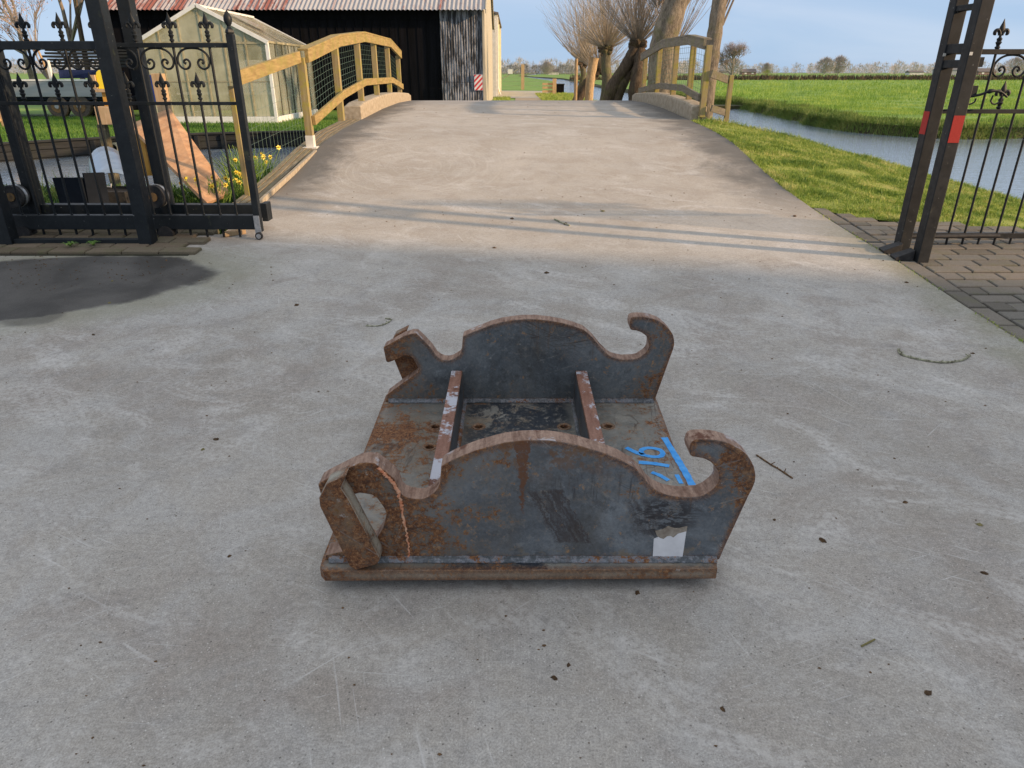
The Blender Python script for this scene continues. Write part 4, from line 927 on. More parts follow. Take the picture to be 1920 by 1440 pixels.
# staging inside
mb = MB(); mb.box((gx0+.3,gy0+1.2,.75),(gx1-.5,gy0+2.1,.80)); mb.box((gx0+.5,gy0+1.3,0),(gx0+.56,gy0+1.36,.75)); mb.box((gx1-.7,gy0+1.3,0),(gx1-.64,gy0+1.36,.75)); o = build('potting_bench', mb, MAT['white'], origin=(-9,gy0+1.6,0)); tag(o, 'pale potting bench seen through the greenhouse glass', 'bench')
mb = MB(); mb.box((-9.0,gy0+1.9,.8),(-7.9,gy0+2.0,1.75)); o = build('white_board', mb, MAT['white'], origin=(-8.4,gy0+1.9,.8)); tag(o, 'white board standing on the bench inside the greenhouse', 'board')

bn = thing('barn', (-9, 30, 0), 'big black open-fronted barn with a rusty corrugated tin roof', 'barn')
bx0, bx1, by0, by1, be = -15.8, -1.10, 30.0, 43.0, 3.60
def corr(x0, x1, z0, z1, y0, y1, per=.16, amp=.018, nseg=4):
    n = int((x1-x0)/per*nseg); V = []; F = []
    for i in range(n+1):
        x = x0+(x1-x0)*i/n; d = amp*math.sin(2*math.pi*i/nseg)
        V += [(x,y0-d,z0+ (d if z1 != z0 and y1 != y0 else 0)),(x,y1-d,z1+(d if y1 != y0 else 0))]
    for i in range(n): F.append((2*i,2*i+2,2*i+3,2*i+1))
    mb = MB(); mb.add(V, F); return mb
sl = .52
o = build('roof', corr(bx0-.3, bx1+.12, be-.05, be+6.7*sl, by0-.35, by0+6.5, .17, .02), MAT['roof_tin'], bn, fix=False)
o = build('roof', corr(bx0-.3, bx1+.12, be-.05, be+6.7*sl, by1+.35, by1-6.5, .17, .02), MAT['roof_tin'], bn, fix=False)
mb = MB(); mb.box((bx0,by0+.25,-.2),(-2.80,by0+.33,be+.05)); build('tarred_wall', mb, MAT['tar'], bn)  # near-black boards close off the barn front
for i in range(37):
    x = bx0+.18+i*.35
    if x < -2.95: mb = MB(); mb.box((x,by0+.225,0),(x+.02,by0+.25,be)); build('batten', mb, MAT['tar'], bn)
mb = MB(); mb.box((bx0,by0+.20,be-.32),(-2.75,by0+.249,be-.06)); build('lintel', mb, MAT['tar'], bn)
for z0, z1, dy in ((-.2,1.02,0),(1.03,be-.02,.03)):
    build('tin_sheet', corr(-2.80, bx1-.06, z0, z1, by0+dy, by0+dy, .10, .014), MAT['barn_tin'], bn, fix=False)
mb = MB(); n_ = 14; 
for i in range(n_):
    a = by0+.05+i*(by1-by0)/n_; b = by0+.05+(i+1)*(by1-by0)/n_-.012
    h0 = be-.06+min(a-by0, by1-a)*sl; h1 = be-.06+min(b-by0, by1-b)*sl
    m2 = MB(); m2.add([(bx1-.03,a,-.2),(bx1-.03,b,-.2),(bx1-.03,b,h1),(bx1-.03,a,h0),(bx1,a,-.2),(bx1,b,-.2),(bx1,b,h1),(bx1,a,h0)], [(0,1,2,3),(7,6,5,4),(0,4,5,1),(1,5,6,2),(2,6,7,3),(3,7,4,0)]); build('gable_board', m2, MAT['gable'], bn)
mb = MB(); mb.box((bx0-.03,by0,-.2),(bx0,by1,be)); mb.box((bx0,by1-.03,-.2),(bx1-.03,by1,be)); build('rear_wall', mb, MAT['tar'], bn)
mb = MB(); mb.box((bx1-.055,by0-.045,-.2),(bx1+.035,by0+.045,be-.05)); build('corner_board', mb, MAT['gable'], bn, bevel=.005)
mb = MB(); mb.beam((bx1+.10,by0-.38,be-.10),(bx1+.10,by0+6.5,be+6.7*sl-.05),.03,.16); mb.beam((bx1+.10,by1+.38,be-.10),(bx1+.10,by1-6.5,be+6.7*sl-.05),.03,.16); build('verge_board', mb, MAT['gable'], bn)
# red and white hazard board
m = M('hazard_stripes', .5, .4); x, y, z = m.xyz(); d = m.math('ADD', m.math('MULTIPLY', x, 5.2), m.math('MULTIPLY', z, -5.2)); fr_ = m.math('FRACT', d)
m.color(m.mix(m.step(fr_, .47, .53), (.75,.72,.70), (.62,.045,.05)))
hz = thing('hazard_board', (-1.32,29.9,1.0), 'red and white diagonal striped board on the barn corner', 'sign')
mb = MB(); mb.box((-1.50,29.93,.74),(-1.18,29.955,1.30)); build('board', mb, m.m, hz)
mb = MB(); mb.box((-1.52,29.956,.72),(-1.16,29.975,1.32)); build('backing', mb, MAT['zinc'], hz)
yb = thing('yellow_annex', (-2.5, 46, 0), 'cream yellow sheeted annex behind the barn gable', 'building')
mb = MB(); mb.box((-5,46.2,-.2),(-.95,60,4.5)); build('wall', mb, MAT['yellow_wall'], yb)
for i, (yy_, dw) in enumerate(((46.15,.10),(50.5,.07),(55,.07),(59.9,.1))):
    mb = MB(); mb.box((-1.0,yy_-.1,-.2),(-.95+dw,yy_+.1,4.55)); build('white_post', mb, MAT['white_trim'], yb)
mb = MB(); mb.box((-5,46.0,-.2),(-.97,46.19,4.5)); build('front_wall', mb, MAT['white_trim'], yb)
mb = MB(); mb.add([(-5.2,45.8,5.3),(-.8,45.8,4.5),(-.8,60.3,4.5),(-5.2,60.3,5.3),(-5.2,45.8,5.4),(-.8,45.8,4.6),(-.8,60.3,4.6),(-5.2,60.3,5.4)], [(0,1,2,3),(7,6,5,4),(0,4,5,1),(1,5,6,2),(2,6,7,3),(3,7,4,0)]); build('roof', mb, MAT['roof_tile'], yb)
mb = MB(); P = [(-.88,46.6,4.4),(-.88,46.6,.6),(-.80,46.5,.3),(-.7,46.4,.1)]; mb.tube(P, .05, 8); build('downpipe', mb, MAT['white_trim'], yb)

# trailer
tl = thing('flatbed_trailer', (-17, 25, 0), 'grey flat drop-side twin-axle trailer parked behind the lawn', 'trailer')
tx0, tx1, ty = -21.2, -13.0, 25.0
mb = MB(); mb.box((tx0,ty,.64),(tx1,ty+.05,1.12)); build('side_board', mb, MAT['trailer'], tl, bevel=.01)
mb = MB(); mb.box((tx0,ty-.02,1.125),(tx1,ty+.07,1.18)); build('top_rail', mb, MAT['white'], tl)
mb = MB(); mb.box((tx0,ty+.06,.54),(tx1,ty+2.2,.63)); mb.box((tx0,ty+2.15,.64),(tx1,ty+2.2,1.16)); build('deck', mb, MAT['dark_grey'], tl)
mb = MB(); mb.box((tx0+.2,ty+.3,.40),(tx1-.2,ty+.4,.53)); build('chassis', mb, MAT['rubber'], tl)
for x in (-15.35,-14.6):
    for yy_ in (ty+.12, ty+2.05):
        mb = MB(); mb.disc((x,yy_,.34),(0,1,0),.36,.2,24); wh = build('wheel', mb, MAT['tyre'], tl, smooth=True, bevel=.03)
        mb = MB(); mb.disc((x,yy_-.105,.34),(0,1,0),.20,.02,18); build('rim', mb, MAT['scrape'], wh, smooth=True)
        mb = MB(); mb.disc((x,yy_-.125,.34),(0,1,0),.07,.03,12); build('hub', mb, MAT['zinc'], wh, smooth=True)
post('stake', -18.6, 25.02, .14, 1.19, 1.8, MAT['white'], tl); post('stake', -17.25, 25.02, .18, 1.19, 1.75, MAT['white'], tl); post('stake', -15.3, 25.02, .10, 1.19, 1.75, MAT['white'], tl)
mb = MB()
for k in range(7): mb.box((-15.9+random.uniform(-.3,.2),26.0,1.55+k*.10),(-12.6+random.uniform(-.3,.3),26.9,1.62+k*.10))
o = build('plank_pile', mb, MAT['quay'], origin=(-14.5,26.5,1.5)); tag(o, 'stack of old grey boards lying on a rack behind the trailer', 'boards')
mb = MB(); mb.box((-15.3,25.5,1.40),(-13.8,26.9,1.44)); mb.add([(-15.3,25.45,1.20),(-13.8,25.45,1.22),(-13.8,25.4,1.46),(-15.3,25.5,1.48)],[(0,1,2,3)]); o = build('tarpaulin', mb, MAT['navy'], origin=(-15,26,1.5)); tag(o, 'navy tarpaulin hanging below the stacked boards', 'tarpaulin')
# wooden A-frame at far left
sw = thing('goal_frame', (-15.5, 20.5, 0), 'tall raw timber post frame with a diagonal brace on the lawn', 'frame')
for p, q, r_ in (((-15.35,20.4,0),(-15.35,20.4,2.1),.10),((-14.1,20.4,0),(-14.25,20.4,2.35),.11),((-15.35,20.32,1.6),(-14.15,20.32,.15),.09)):
    mb = MB(); mb.beam(p, q, r_, r_, up=(0,1,0)); build('post' if r_ > .095 else 'brace', mb, MAT['raw_timber'], sw, bevel=.01)
# stand with yellow and blue boards by the water
cs = thing('timber_stand', (-8.2, 12.2, -.3), 'wooden stand on a mossy post holding a rounded yellow and a blue board', 'stand')
ysd = 11.4
def X_(px, y, z):  # place by sight line angle at that distance
    return (px-960)/1290*(y*.911-(z-CAM_H)*.413)
mb = MB(); mb.box((X_(205,ysd,.2)-.06,ysd-.06,-.9),(X_(205,ysd,.2)+.06,ysd+.06,.66)); build('post', mb, MAT['bark_green'], cs, bevel=.01)
xa, xb = X_(187,ysd,.8), X_(243,ysd,.8)
mb = MB(); mb.box((xa,ysd-.12,.66),(xb,ysd+.10,.92)); build('lower_board', mb, MAT['raw_timber'], cs, bevel=.01)
xa, xb = X_(181,ysd,1.2), X_(236,ysd,1.2)
mb = MB(); mb.box((xa,ysd-.10,1.12),(xb,ysd+.1,1.16)); build('shelf', mb, MAT['raw_timber'], cs, bevel=.005)
xy_ = X_(196,ysd,1.2)
mb = MB(); mb.prism([(xy_-.085,1.165),(xy_-.085,1.35),(xy_-.065,1.40),(xy_-.03,1.425),(xy_+.0,1.42),(xy_+.04,1.38),(xy_+.07,1.165)], ysd-.02, ysd+.02); build('yellow_board', mb, MAT['yellow'], cs, bevel=.004)
mb = MB(); mb.box((xy_-.05,ysd-.03,.925),(xy_+.08,ysd+.03,1.118)); build('orange_board', mb, MAT['orange'], cs)
xb_ = X_(287,ysd,1.2)
mb = MB(); mb.box((xb_+.02,ysd-.05,.72),(xb_+.20,ysd+.05,1.38)); build('side_board', mb, MAT['raw_timber'], cs, bevel=.01)
mb = MB(); mb.box((xb_-.03,ysd-.04,.95),(xb_+.018,ysd+.05,1.36)); build('blue_board', mb, MAT['blue'], cs)
mb = MB(); mb.box((xy_-.16,ysd-.05,1.17),(xy_-.09,ysd+.05,1.36)); build('bracket', mb, MAT['raw_timber'], cs)
# plywood panel leaning
pl = MB(); A = P3(388,380,6.65); B = P3(432,362,7.2); C_ = P3(318,203,8.6); D = P3(242,233,8.0)
nrm = (B-A).cross(D-A).normalized()*.03
pl.add([A,B,C_,D,A-nrm,B-nrm,C_-nrm,D-nrm], [(0,1,2,3),(7,6,5,4),(0,4,5,1),(1,5,6,2),(2,6,7,3),(3,7,4,0)]); o = build('plywood_panel', pl, MAT['ply'], origin=(-3.7,7.4,.1)); tag(o, 'weathered reddish plywood panel sloping up behind the sliding gate', 'panel')
mb = MB(); mb.beam(P3(256,250,8.05),P3(272,330,8.0),.16,.06,up=(0,1,0)); mb.beam(P3(300,240,8.4),P3(305,345,8.3),.09,.09,up=(0,1,0)); o = build('panel_trestle', mb, MAT['orange'], origin=(-4.2,7.9,0)); tag(o, 'orange wooden trestle under the raised end of the plywood', 'trestle')
# curved galvanised sheet
V = []; F = []; n = 16; T0 = P3(207,322,8.3); T1 = P3(222,372,7.25)
for i in range(n+1):
    a = math.pi*(1-i/n)
    for k in range(6):
        t = k/5; c = T0.lerp(T1, t); r = .245+.02*t
        V.append((c.x + r*math.cos(a), c.y, c.z + r*math.sin(a)*1.15*(1-.15*t)))
for i in range(n):
    for k in range(5): F.append((i*6+k,(i+1)*6+k,(i+1)*6+k+1,i*6+k+1))
mb = MB(); mb.add(V, F); cs2 = thing('metal_hood', (-4.6, 7.6, .1), 'shiny curved galvanised metal hood lying on the bank behind the gate', 'metal hood')
o = build('hood_sheet', mb, MAT['zinc_sheet'], cs2, smooth=True); so = o.modifiers.new('thick', 'SOLIDIFY'); so.thickness = .006
mb = MB(); mb.tube([P3(197,346,7.2),P3(197,350,7.18),P3(208,351,7.18),P3(208,345,7.2)], .008, 6); build('latch', mb, MAT['zinc'], cs2)
gb = thing('grey_panels', (-4.9, 6.8, 0), 'dark grey boards standing in front of the metal hood', 'boards')
mb = MB(); mb.beam(P3(108,360,6.9),P3(160,360,6.8),.03,.27); build('board', mb, MAT['dark_grey'], gb)
mb = MB(); mb.beam(P3(161,358,6.8),P3(200,356,6.95),.03,.33); build('board', mb, MAT['dark_grey'], gb)
mb = MB(); mb.box((-4.3,7.1,.05),(-3.9,7.5,.3)); build('box', mb, MAT['rubber'], gb)
mb = MB(); mb.box((-5.0,6.6,.075),(-4.2,6.9,.10)); build('slab', mb, MAT['path_grey'], gb)
# fender floats on the quay
ff = thing('pipe_ends', (-8.8,16.6,-.1), 'two yellowed pipe ends hanging from the far quay', 'pipes')
for x in (-9.05,-8.72):
    mb = MB(); n = 16; mb.tube([(x,16.45,-.17),(x,16.8,-.17)], .11, n, False); mb.tube([(x,16.45,-.17),(x,16.8,-.17)], .075, n, False)
    mb.add([(x+r_*math.cos(2*math.pi*k/n),16.45,-.17+r_*math.sin(2*math.pi*k/n)) for r_ in (.075,.11) for k in range(n)], [(k,(k+1)%n,n+(k+1)%n,n+k) for k in range(n)]); build('pipe', mb, MAT['gh_bar'], ff, smooth=True)
# brick fragments by the gate wheel
for k, (x, y, rz) in enumerate(((-2.62,5.95,.2),(-2.33,5.78,.75))):
    mb = MB(); mb.box((-.09,-.03,0),(.09,.03,.035), 0, Matrix.Translation((x,y,zr(y)+.002)) @ Matrix.Rotation(rz,4,'Z')); o = build('wood_offcut', mb, MAT['raw_timber'], origin=(x,y,zr(y)), bevel=.004); tag(o, ['orange wood offcut lying behind the sliding gate bars','orange wood offcut lying across the paver edge near the gate wheel'][k], 'offcut')

# ------------------------------------------------------------------ trees
def limb(mb, P, r0, r1, n=10, wob=.12):
    P = cr(P, 5); k = len(P); mb.tube(P, [(r0+(r1-r0)*i/(k-1))*(1+random.uniform(-wob,wob)) for i in range(k)], n)
def shoots(mb, c, n, lo, hi, spread, r, curve=.36, head=.25, up=.6, side=0, seg=5):
    for _ in range(n):
        a = random.uniform(0, 2*math.pi); t = random.random()**.7*spread; L_ = random.uniform(lo, hi)*(1-.42*min(1, t/1.5))
        d = Vector((math.sin(t)*math.cos(a), math.sin(t)*math.sin(a), math.cos(t))); p = Vector(c)+d*head*random.uniform(.3,1)
        pts = [p]; dd = d.copy()
        for s_ in range(seg):
            dd = (dd + Vector((random.gauss(0,.07), random.gauss(0,.07), curve*random.uniform(.2,.6)*up))).normalized(); p = p + dd*L_/seg; pts.append(p)
        rr = r*random.uniform(.6,1.3); mb.tube(pts, [rr*(1-.16*i) for i in range(seg+1)], 3, False)
        if random.random() < .6:
            q = pts[random.randint(1,seg-2)]; d2 = (dd + Vector((random.gauss(0,.4),random.gauss(0,.4),.1))).normalized(); mb.tube([q, q+d2*L_*.3, q+d2*L_*.5+Vector((0,0,.1))], [rr*.6,rr*.45,rr*.2], 3, False)
def head_mb(c, r, n=26):
    mb = MB()
    for _ in range(n):
        d = Vector((random.gauss(0,1),random.gauss(0,1),random.gauss(0,.7))).normalized(); p = Vector(c)+d*r*.55; mb.tube([Vector(c), p, p+d*r*.5], [r*.45, r*.38, r*.16], 6)
    return mb
def willow(root, trunkP, r0, r1, c, hr, nshoot, lo, hi, spread, tr, mat='bark', tw='twig', **k):
    mb = MB(); limb(mb, trunkP, r0, r1, 12, .07); build('trunk', mb, MAT[mat], root, smooth=True)
    build('head', head_mb(c, hr), MAT['bark_dark'], root, smooth=True)
    mb = MB(); shoots(mb, c, nshoot, lo, hi, spread, tr, head=hr*.8, **k); cr_ = build('crown', mb, MAT[tw], root, fix=False); return
Zc = CAM_H
yT = 27.0
w1 = thing('pollard_willow', (P3(1135,190,yT).x, yT, -.1), 'pollard willow with a straight mossy trunk and a wide fan of brown shoots', 'tree', 'pollard willows behind the bridge')
willow(w1, [P3(1128,200,yT)-Vector((0,0,.4)), P3(1138,160,yT), P3(1136,125,yT), P3(1136,98,yT)], .19, .17, P3(1136,92,yT), .27, 460, 1.8, 4.8, 1.35, .0066, 'bark_green')
y2 = 23.0
w2 = thing('pollard_willow', (P3(1150,190,y2).x, y2, -.1), 'old split willow leaning right with a dark knotted head behind the railing', 'tree', 'pollard willows behind the bridge')
willow(w2, [P3(1128,197,y2)-Vector((0,0,.3)), P3(1150,160,y2), P3(1173,125,y2), P3(1192,90,y2)], .20, .17, P3(1196,84,y2), .27, 330, 1.8, 5.0, 1.05, .0066, 'bark_dark', 'twig_grey')
mb = MB(); limb(mb, [P3(1148,200,y2)-Vector((0,0,.3)), P3(1164,165,y2), P3(1183,128,y2+.1), P3(1196,95,y2)], .17, .14); build('split_trunk', mb, MAT['bark_dark'], w2, smooth=True)
mb = MB(); limb(mb, [P3(1190,205,y2-.3)-Vector((0,0,.3)), P3(1192,160,y2-.3), P3(1198,125,y2-.2), P3(1200,95,y2)], .22, .18); build('split_trunk', mb, MAT['bark_dark'], w2, smooth=True)
y3 = 33.0
w3 = thing('pollard_willow', (P3(1080,187,y3).x, y3, -.1), 'smaller willow with a curved leaning trunk, left in the row', 'tree', 'pollard willows behind the bridge')
willow(w3, [P3(1072,190,y3)-Vector((0,0,.3)), P3(1088,165,y3), P3(1094,140,y3), P3(1092,125,y3)], .13, .12, P3(1092,120,y3), .22, 260, 1.2, 3.8, 1.05, .0095, 'bark_green')
y4 = 30.0
w4 = thing('pollard_willow', (P3(1090,190,y4).x, y4, -.1), 'low dark willow leaning hard over the grass bank', 'tree', 'pollard willows behind the bridge')
willow(w4, [P3(1076,192,y4)-Vector((0,0,.3)), P3(1095,165,y4), P3(1108,148,y4), P3(1118,138,y4)], .19, .17, P3(1122,132,y4), .25, 240, 1.0, 3.2, 1.3, .009, 'bark_dark', 'twig')
y5 = 29.0
st = thing('stripped_trunk', (P3(1105,187,y5).x, y5, -.1), 'pale bare stripped trunk standing between the willows', 'trunk')
mb = MB(); limb(mb, [P3(1103,195,y5)-Vector((0,0,.3)), P3(1106,160,y5), P3(1109,135,y5), P3(1114,108,y5)], .16, .19, 10, .08); build('trunk', mb, MAT['bark_pale'], st, smooth=True)
st2 = thing('pale_pole', (P3(1080,180,y5).x, y5, -.1), 'thin pale pole at the left of the willows', 'pole')
mb = MB(); limb(mb, [P3(1079,190,y5)-Vector((0,0,.2)), P3(1080,150,y5), P3(1081,110,y5)], .07, .06, 8, .05); build('pole', mb, MAT['bark_pale'], st2, smooth=True)
y6 = 20.5
w5 = thing('leaning_tree', (P3(1238,190,y6).x, y6, -.3), 'thick grey tree leaning right behind the right bridge railing', 'tree')
mb = MB(); limb(mb, [P3(1236,205,y6)-Vector((0,0,.3)), P3(1240,150,y6), P3(1243,85,y6), P3(1256,40,y6), P3(1272,-5,y6), P3(1300,-60,y6), P3(1330,-140,y6)], .36, .30, 14, .06); build('trunk', mb, MAT['bark'], w5, smooth=True)
mb = MB(); c5 = P3(1300,-70,y6)
for _ in range(9): 
    a = random.uniform(0,6.28); p = c5+Vector((0,0,random.uniform(0,1))); limb(mb, [p, p+Vector((math.cos(a)*.8,math.sin(a)*.8,.7)), p+Vector((math.cos(a)*1.4,math.sin(a)*1.4,2.2))], .10, .04, 6)
build('branch', mb, MAT['bark'], w5, smooth=True)
mb = MB(); shoots(mb, P3(1235,20,y6+.5), 60, 1.5, 3.4, 1.0, .009, head=.3); shoots(mb, P3(1262,95,y6+1.5), 70, 1.6, 3.8, .8, .009, head=.2); build('twigs', mb, MAT['twig_grey'], w5, fix=False)
y7 = 16.4
w6 = thing('poplar_tree', (P3(1330,222,y7).x, y7, -.4), 'tall straight grey trunk rising beside the end of the right railing', 'tree')
mb = MB(); limb(mb, [P3(1321,236,y7)-Vector((0,0,.3)), P3(1325,190,y7), P3(1333,120,y7), P3(1342,50,y7), P3(1350,-5,y7), P3(1360,-90,y7), P3(1370,-220,y7)], .165, .145, 14, .05); build('trunk', mb, MAT['bark'], w6, smooth=True)
mb = MB(); a0 = P3(1357,38,y7)
for _ in range(9): 
    p = a0+Vector((0,0,random.uniform(-.1,.3))); mb.tube([p, p+Vector((.18,0,.5)), p+Vector((.3+random.uniform(-.1,.2),random.uniform(-.2,.2),1.1)), p+Vector((.35+random.uniform(-.15,.25),random.uniform(-.2,.2),1.9))], [.014,.010,.007,.003], 4, False)
build('side_shoots', mb, MAT['twig_grey'], w6, fix=False)
mb = MB()
for _ in range(14):
    a = random.uniform(0,6.28); p = P3(1372,-200,y7)+Vector((0,0,random.uniform(-1.5,.5))); limb(mb, [p, p+Vector((math.cos(a)*.7,math.sin(a)*.7,1)), p+Vector((math.cos(a)*1.1,math.sin(a)*1.1,3))], .08, .02, 6)
build('branch', mb, MAT['bark'], w6, smooth=True)
# bank under the two right-hand trees
land('tree_bank', [(3.2,15.2),(5.6,15.4),(6.0,17.5),(5.6,21.5),(4.6,24),(3.0,24)], -.16, MAT['lawn'], .35, .7)

# branching bare trees (left)
def bare(root, base, h, r, n=5, spread=.5, tw=.012, mat='bark', depth=4, lean=(0,0), buds=0, seed=1, first=.35):
    rnd = random.Random(seed); tb = MB(); cb = MB(); tips = []
    def rec(p, d, L_, rad, lv):
        pts = [p]; dd = d
        for s_ in range(4):
            dd = (dd+Vector((rnd.gauss(0,.09),rnd.gauss(0,.09),rnd.gauss(.03,.04)))).normalized(); pts.append(pts[-1]+dd*L_/4)
        (tb if lv < 1 else cb).tube(pts, [rad*(1-.13*i) for i in range(5)], 8 if lv < 1 else (5 if lv < 2 else 3), False)
        if lv >= depth: tips.append(pts[-1]); tips.append(pts[2]); return
        k = n if lv else n+1
        for i in range(k):
            q = pts[rnd.randint(2,4)] if lv or i else pts[-1]; a = rnd.uniform(0,6.28); t = spread*rnd.uniform(.5,1.4)
            u = dd.orthogonal().normalized(); u.rotate(Matrix.Rotation(a,3,dd)); rec(q, (dd*math.cos(t)+u*math.sin(t)).normalized(), L_*rnd.uniform(.5,.75), rad*rnd.uniform(.42,.6), lv+1)
    rec(Vector(base), Vector((lean[0],lean[1],1)).normalized(), h*first*1.6, r, 0)
    build('trunk', tb, MAT[mat], root, smooth=True, fix=False); build('crown', cb, MAT['twig_grey'], root, fix=False)
    if buds:
        P = np.array([list(t+Vector((rnd.gauss(0,.12),rnd.gauss(0,.12),rnd.gauss(0,.12)))) for t in tips for _ in range(buds)])
        o = blades('buds', P, .05, .035, MAT['bud'], 1, .4, root); me = o.data; wl = wloc(root)
        co = np.empty(len(me.vertices)*3, dtype=np.float32); me.vertices.foreach_get('co', co); co = co.reshape(-1,3)-np.array(wl, dtype=np.float32); me.vertices.foreach_set('co', co.ravel())
b1 = thing('bare_tree', (P3(165,150,32).x, 32, 0), 'bare tree with two leaning thin trunks above the trailer', 'tree')
bare(b1, (P3(165,150,32).x, 32, 0), 9, .12, 4, .55, seed=4, lean=(-.22,0), buds=2)
b2 = thing('bare_tree', (P3(176,150,31).x, 31, 0), 'bare tree with dark upright trunk just left of the gate post', 'tree')
bare(b2, (P3(178,150,31).x, 31, 0), 10, .13, 4, .5, seed=9, lean=(-.09,0), buds=2, mat='bark_dark')
b3 = thing('young_tree', (P3(95,150,26).x, 27.5, 0), 'slim young bare tree with yellow bark behind the trailer', 'tree')
bare(b3, (P3(97,150,27.5).x, 27.5, 0), 4.2, .07, 4, .45, seed=12, buds=1, mat='bark_pale')
b4 = thing('bare_tree', (P3(40,150,40).x, 40, 0), 'distant bare tree with pinkish buds at the far left', 'tree')
bare(b4, (P3(60,150,40).x, 40, 0), 8.0, .16, 5, .7, seed=15, buds=3)
b5 = thing('bushy_tree', (P3(1375,135,95).x, 95, 0), 'rounded bare bush tree behind the poplar trunk', 'tree')
bare(b5, (P3(1372,140,95).x, 95, -.05), 7.5, .16, 6, .6, seed=21, tw=.03, buds=3, first=.18)

# distant trees and hedges, built as sprays of slivers
def sprays(name, spec, mat, parent=None, label=None, cat=None, group=None):
    Vs = []; Fs = []; o = 0
    for x, y, w_, h, n, z0 in spec:
        a = rng.uniform(0,2*math.pi,n); r_ = rng.uniform(0,1,n)**.5; t = rng.uniform(0,1,n)**.8
        sh = np.sqrt(np.clip(1-(2*t-.95)**2*.92,0,1))
        p = np.stack([x+np.cos(a)*r_*w_/2*sh, y+np.sin(a)*r_*w_/2*sh, z0+t*h],1)
        d = np.stack([p[:,0]-x, p[:,1]-y, (h*.5)*np.ones(n)],1); d /= np.linalg.norm(d,axis=1)[:,None]; d += rng.normal(0,.25,(n,3))
        L_ = h*.16*rng.uniform(.5,1.5,n)[:,None]; W = h*.018*rng.uniform(.6,1.6,n)[:,None]
        s_ = np.stack([np.cos(a+1.5),np.sin(a+1.5)*.3,rng.normal(0,.2,n)],1)
        Vs.append(np.stack([p-s_*W,p+s_*W,p+d*L_],1).reshape(-1,3)); Fs.append(np.arange(n*3).reshape(-1,3)+o); o += n*3
    return npmesh(name, np.concatenate(Vs), np.concatenate(Fs), mat, parent, None)
def far_tree(px, y, w_, h, label, n=1800, name='far_tree', mat='far_twig', trunk=True):
    x = P3(px,135,y).x; r_ = thing(name, (x,y,-.06), label, 'tree')
    o = sprays('crown', [(0,0,w_,h*.93,n,h*.08)], MAT[mat], r_)
    mb = MB(); mb.tube([(x,y,-.06),(x+.1,y,h*.3),(x,y,h*.6)], [w_*.03,w_*.022,w_*.01], 6); build('trunk', mb, MAT['far_twig'], r_)
far_tree(1546, 400, 10.0, 7.6, 'left of the two large rounded bare trees on the right horizon')
far_tree(1572, 404, 10.0, 8.2, 'right of the two large rounded bare trees on the right horizon')
far_tree(1436, 430, 6.5, 5.5, 'small round bare tree left of the twin horizon trees')
far_tree(1900, 330, 10, 6.5, 'bare tree showing behind the iron fence scroll on the horizon')
far_tree(1025, 420, 8.5, 6.0, 'reddish bare tree left of centre above the far water', 2200)
far_tree(1372, 250, 8, 5.2, 'distant bare tree right of the poplar trunk')
x_ = P3(1438,140,240).x
o = sprays('small_shrub', [(x_,240,4,1.9,900,-.06)], MAT['far_green']); tag(o, 'small yellow-green shrub on the far field edge', 'shrub')
spec = []
for _ in range(1300):
    px = rng.uniform(-500, 2400); y = rng.uniform(480, 760); h = rng.uniform(3.5, 8)*(1 if px > 1280 else 1.25); x = (px-960)/1290*y
    spec.append((x, y, h*rng.uniform(.9,1.7), h, 170, -.1))
for px in np.arange(-500, 2400, 5):
    y = rng.uniform(600, 800); spec.append(((px-960)/1290*y, y, 12, rng.uniform(2.5,4.2), 60, -.1))
o = sprays('far_woodland', spec, MAT['far_twig']); o['kind'] = 'stuff'
spec = [((px-960)/1290*700, 700+rng.uniform(-15,15), 9, rng.uniform(1.6,3.4), 40, -.1) for px in np.arange(-600, 2500, 2.6)]
spec += [((px-960)/1290*430, 430+rng.uniform(-15,15), 6, rng.uniform(2.4,5.2), 200, -.1) for px in np.arange(930, 1080, 4)]
o = sprays('far_hedge', spec, MAT['far_dark']); o['kind'] = 'stuff'
# dark reed bank / ditch line across the pasture
P = np.stack([rng.uniform(12, 400, 26000), rng.normal(150, 2.2, 26000), np.full(26000, -.06)], 1); P[:13000,1] += 7; P[:,1] += P[:,0]*-.05
blades('reed_bank', P, .85, .16, MAT['bark_dark'], .6)
# far farm buildings
def house(name, px, y, w_, d_, h, rh, label, wall, roof, cat='house', win=2):
    x = P3(px,135,y).x; r_ = thing(name, (x,y,-.06), label, cat)
    mb = MB(); mb.box((x-w_/2,y,-.1),(x+w_/2,y+d_,h)); build('wall', mb, MAT[wall], r_)
    mb = MB(); mb.add([(x-w_/2-.3,y-.4,h-.05),(x+w_/2+.3,y-.4,h-.05),(x+w_/2+.3,y+d_/2,h+rh),(x-w_/2-.3,y+d_/2,h+rh),(x-w_/2-.3,y+d_+.4,h-.05),(x+w_/2+.3,y+d_+.4,h-.05)], [(0,1,2,3),(3,2,5,4),(0,3,4),(1,5,2)]); build('roof', mb, MAT[roof], r_)
    for i in range(win):
        wx = x-w_/2+w_*(i+.5)/win; mb = MB(); mb.box((wx-.6,y-.06,h*.3),(wx+.6,y-.01,h*.75)); build('window', mb, MAT['white'], r_)
house('far_barn', 1795, 380, 15, 9, 2.2, 1.9, 'long low grey farm shed on the right horizon seen between the gate posts', 'trailer', 'far_dark', 'farm building', 3)
house('farmhouse', 1852, 390, 9, 6, 1.6, 1.6, 'red brick farmhouse on the horizon behind the iron fence', 'house_brick', 'roof_tile')
house('farmhouse', 1720, 420, 8, 5, 1.2, .9, 'low white and grey sheds left of the gate posts on the horizon', 'white_trim', 'roof_tile', 'farm building')
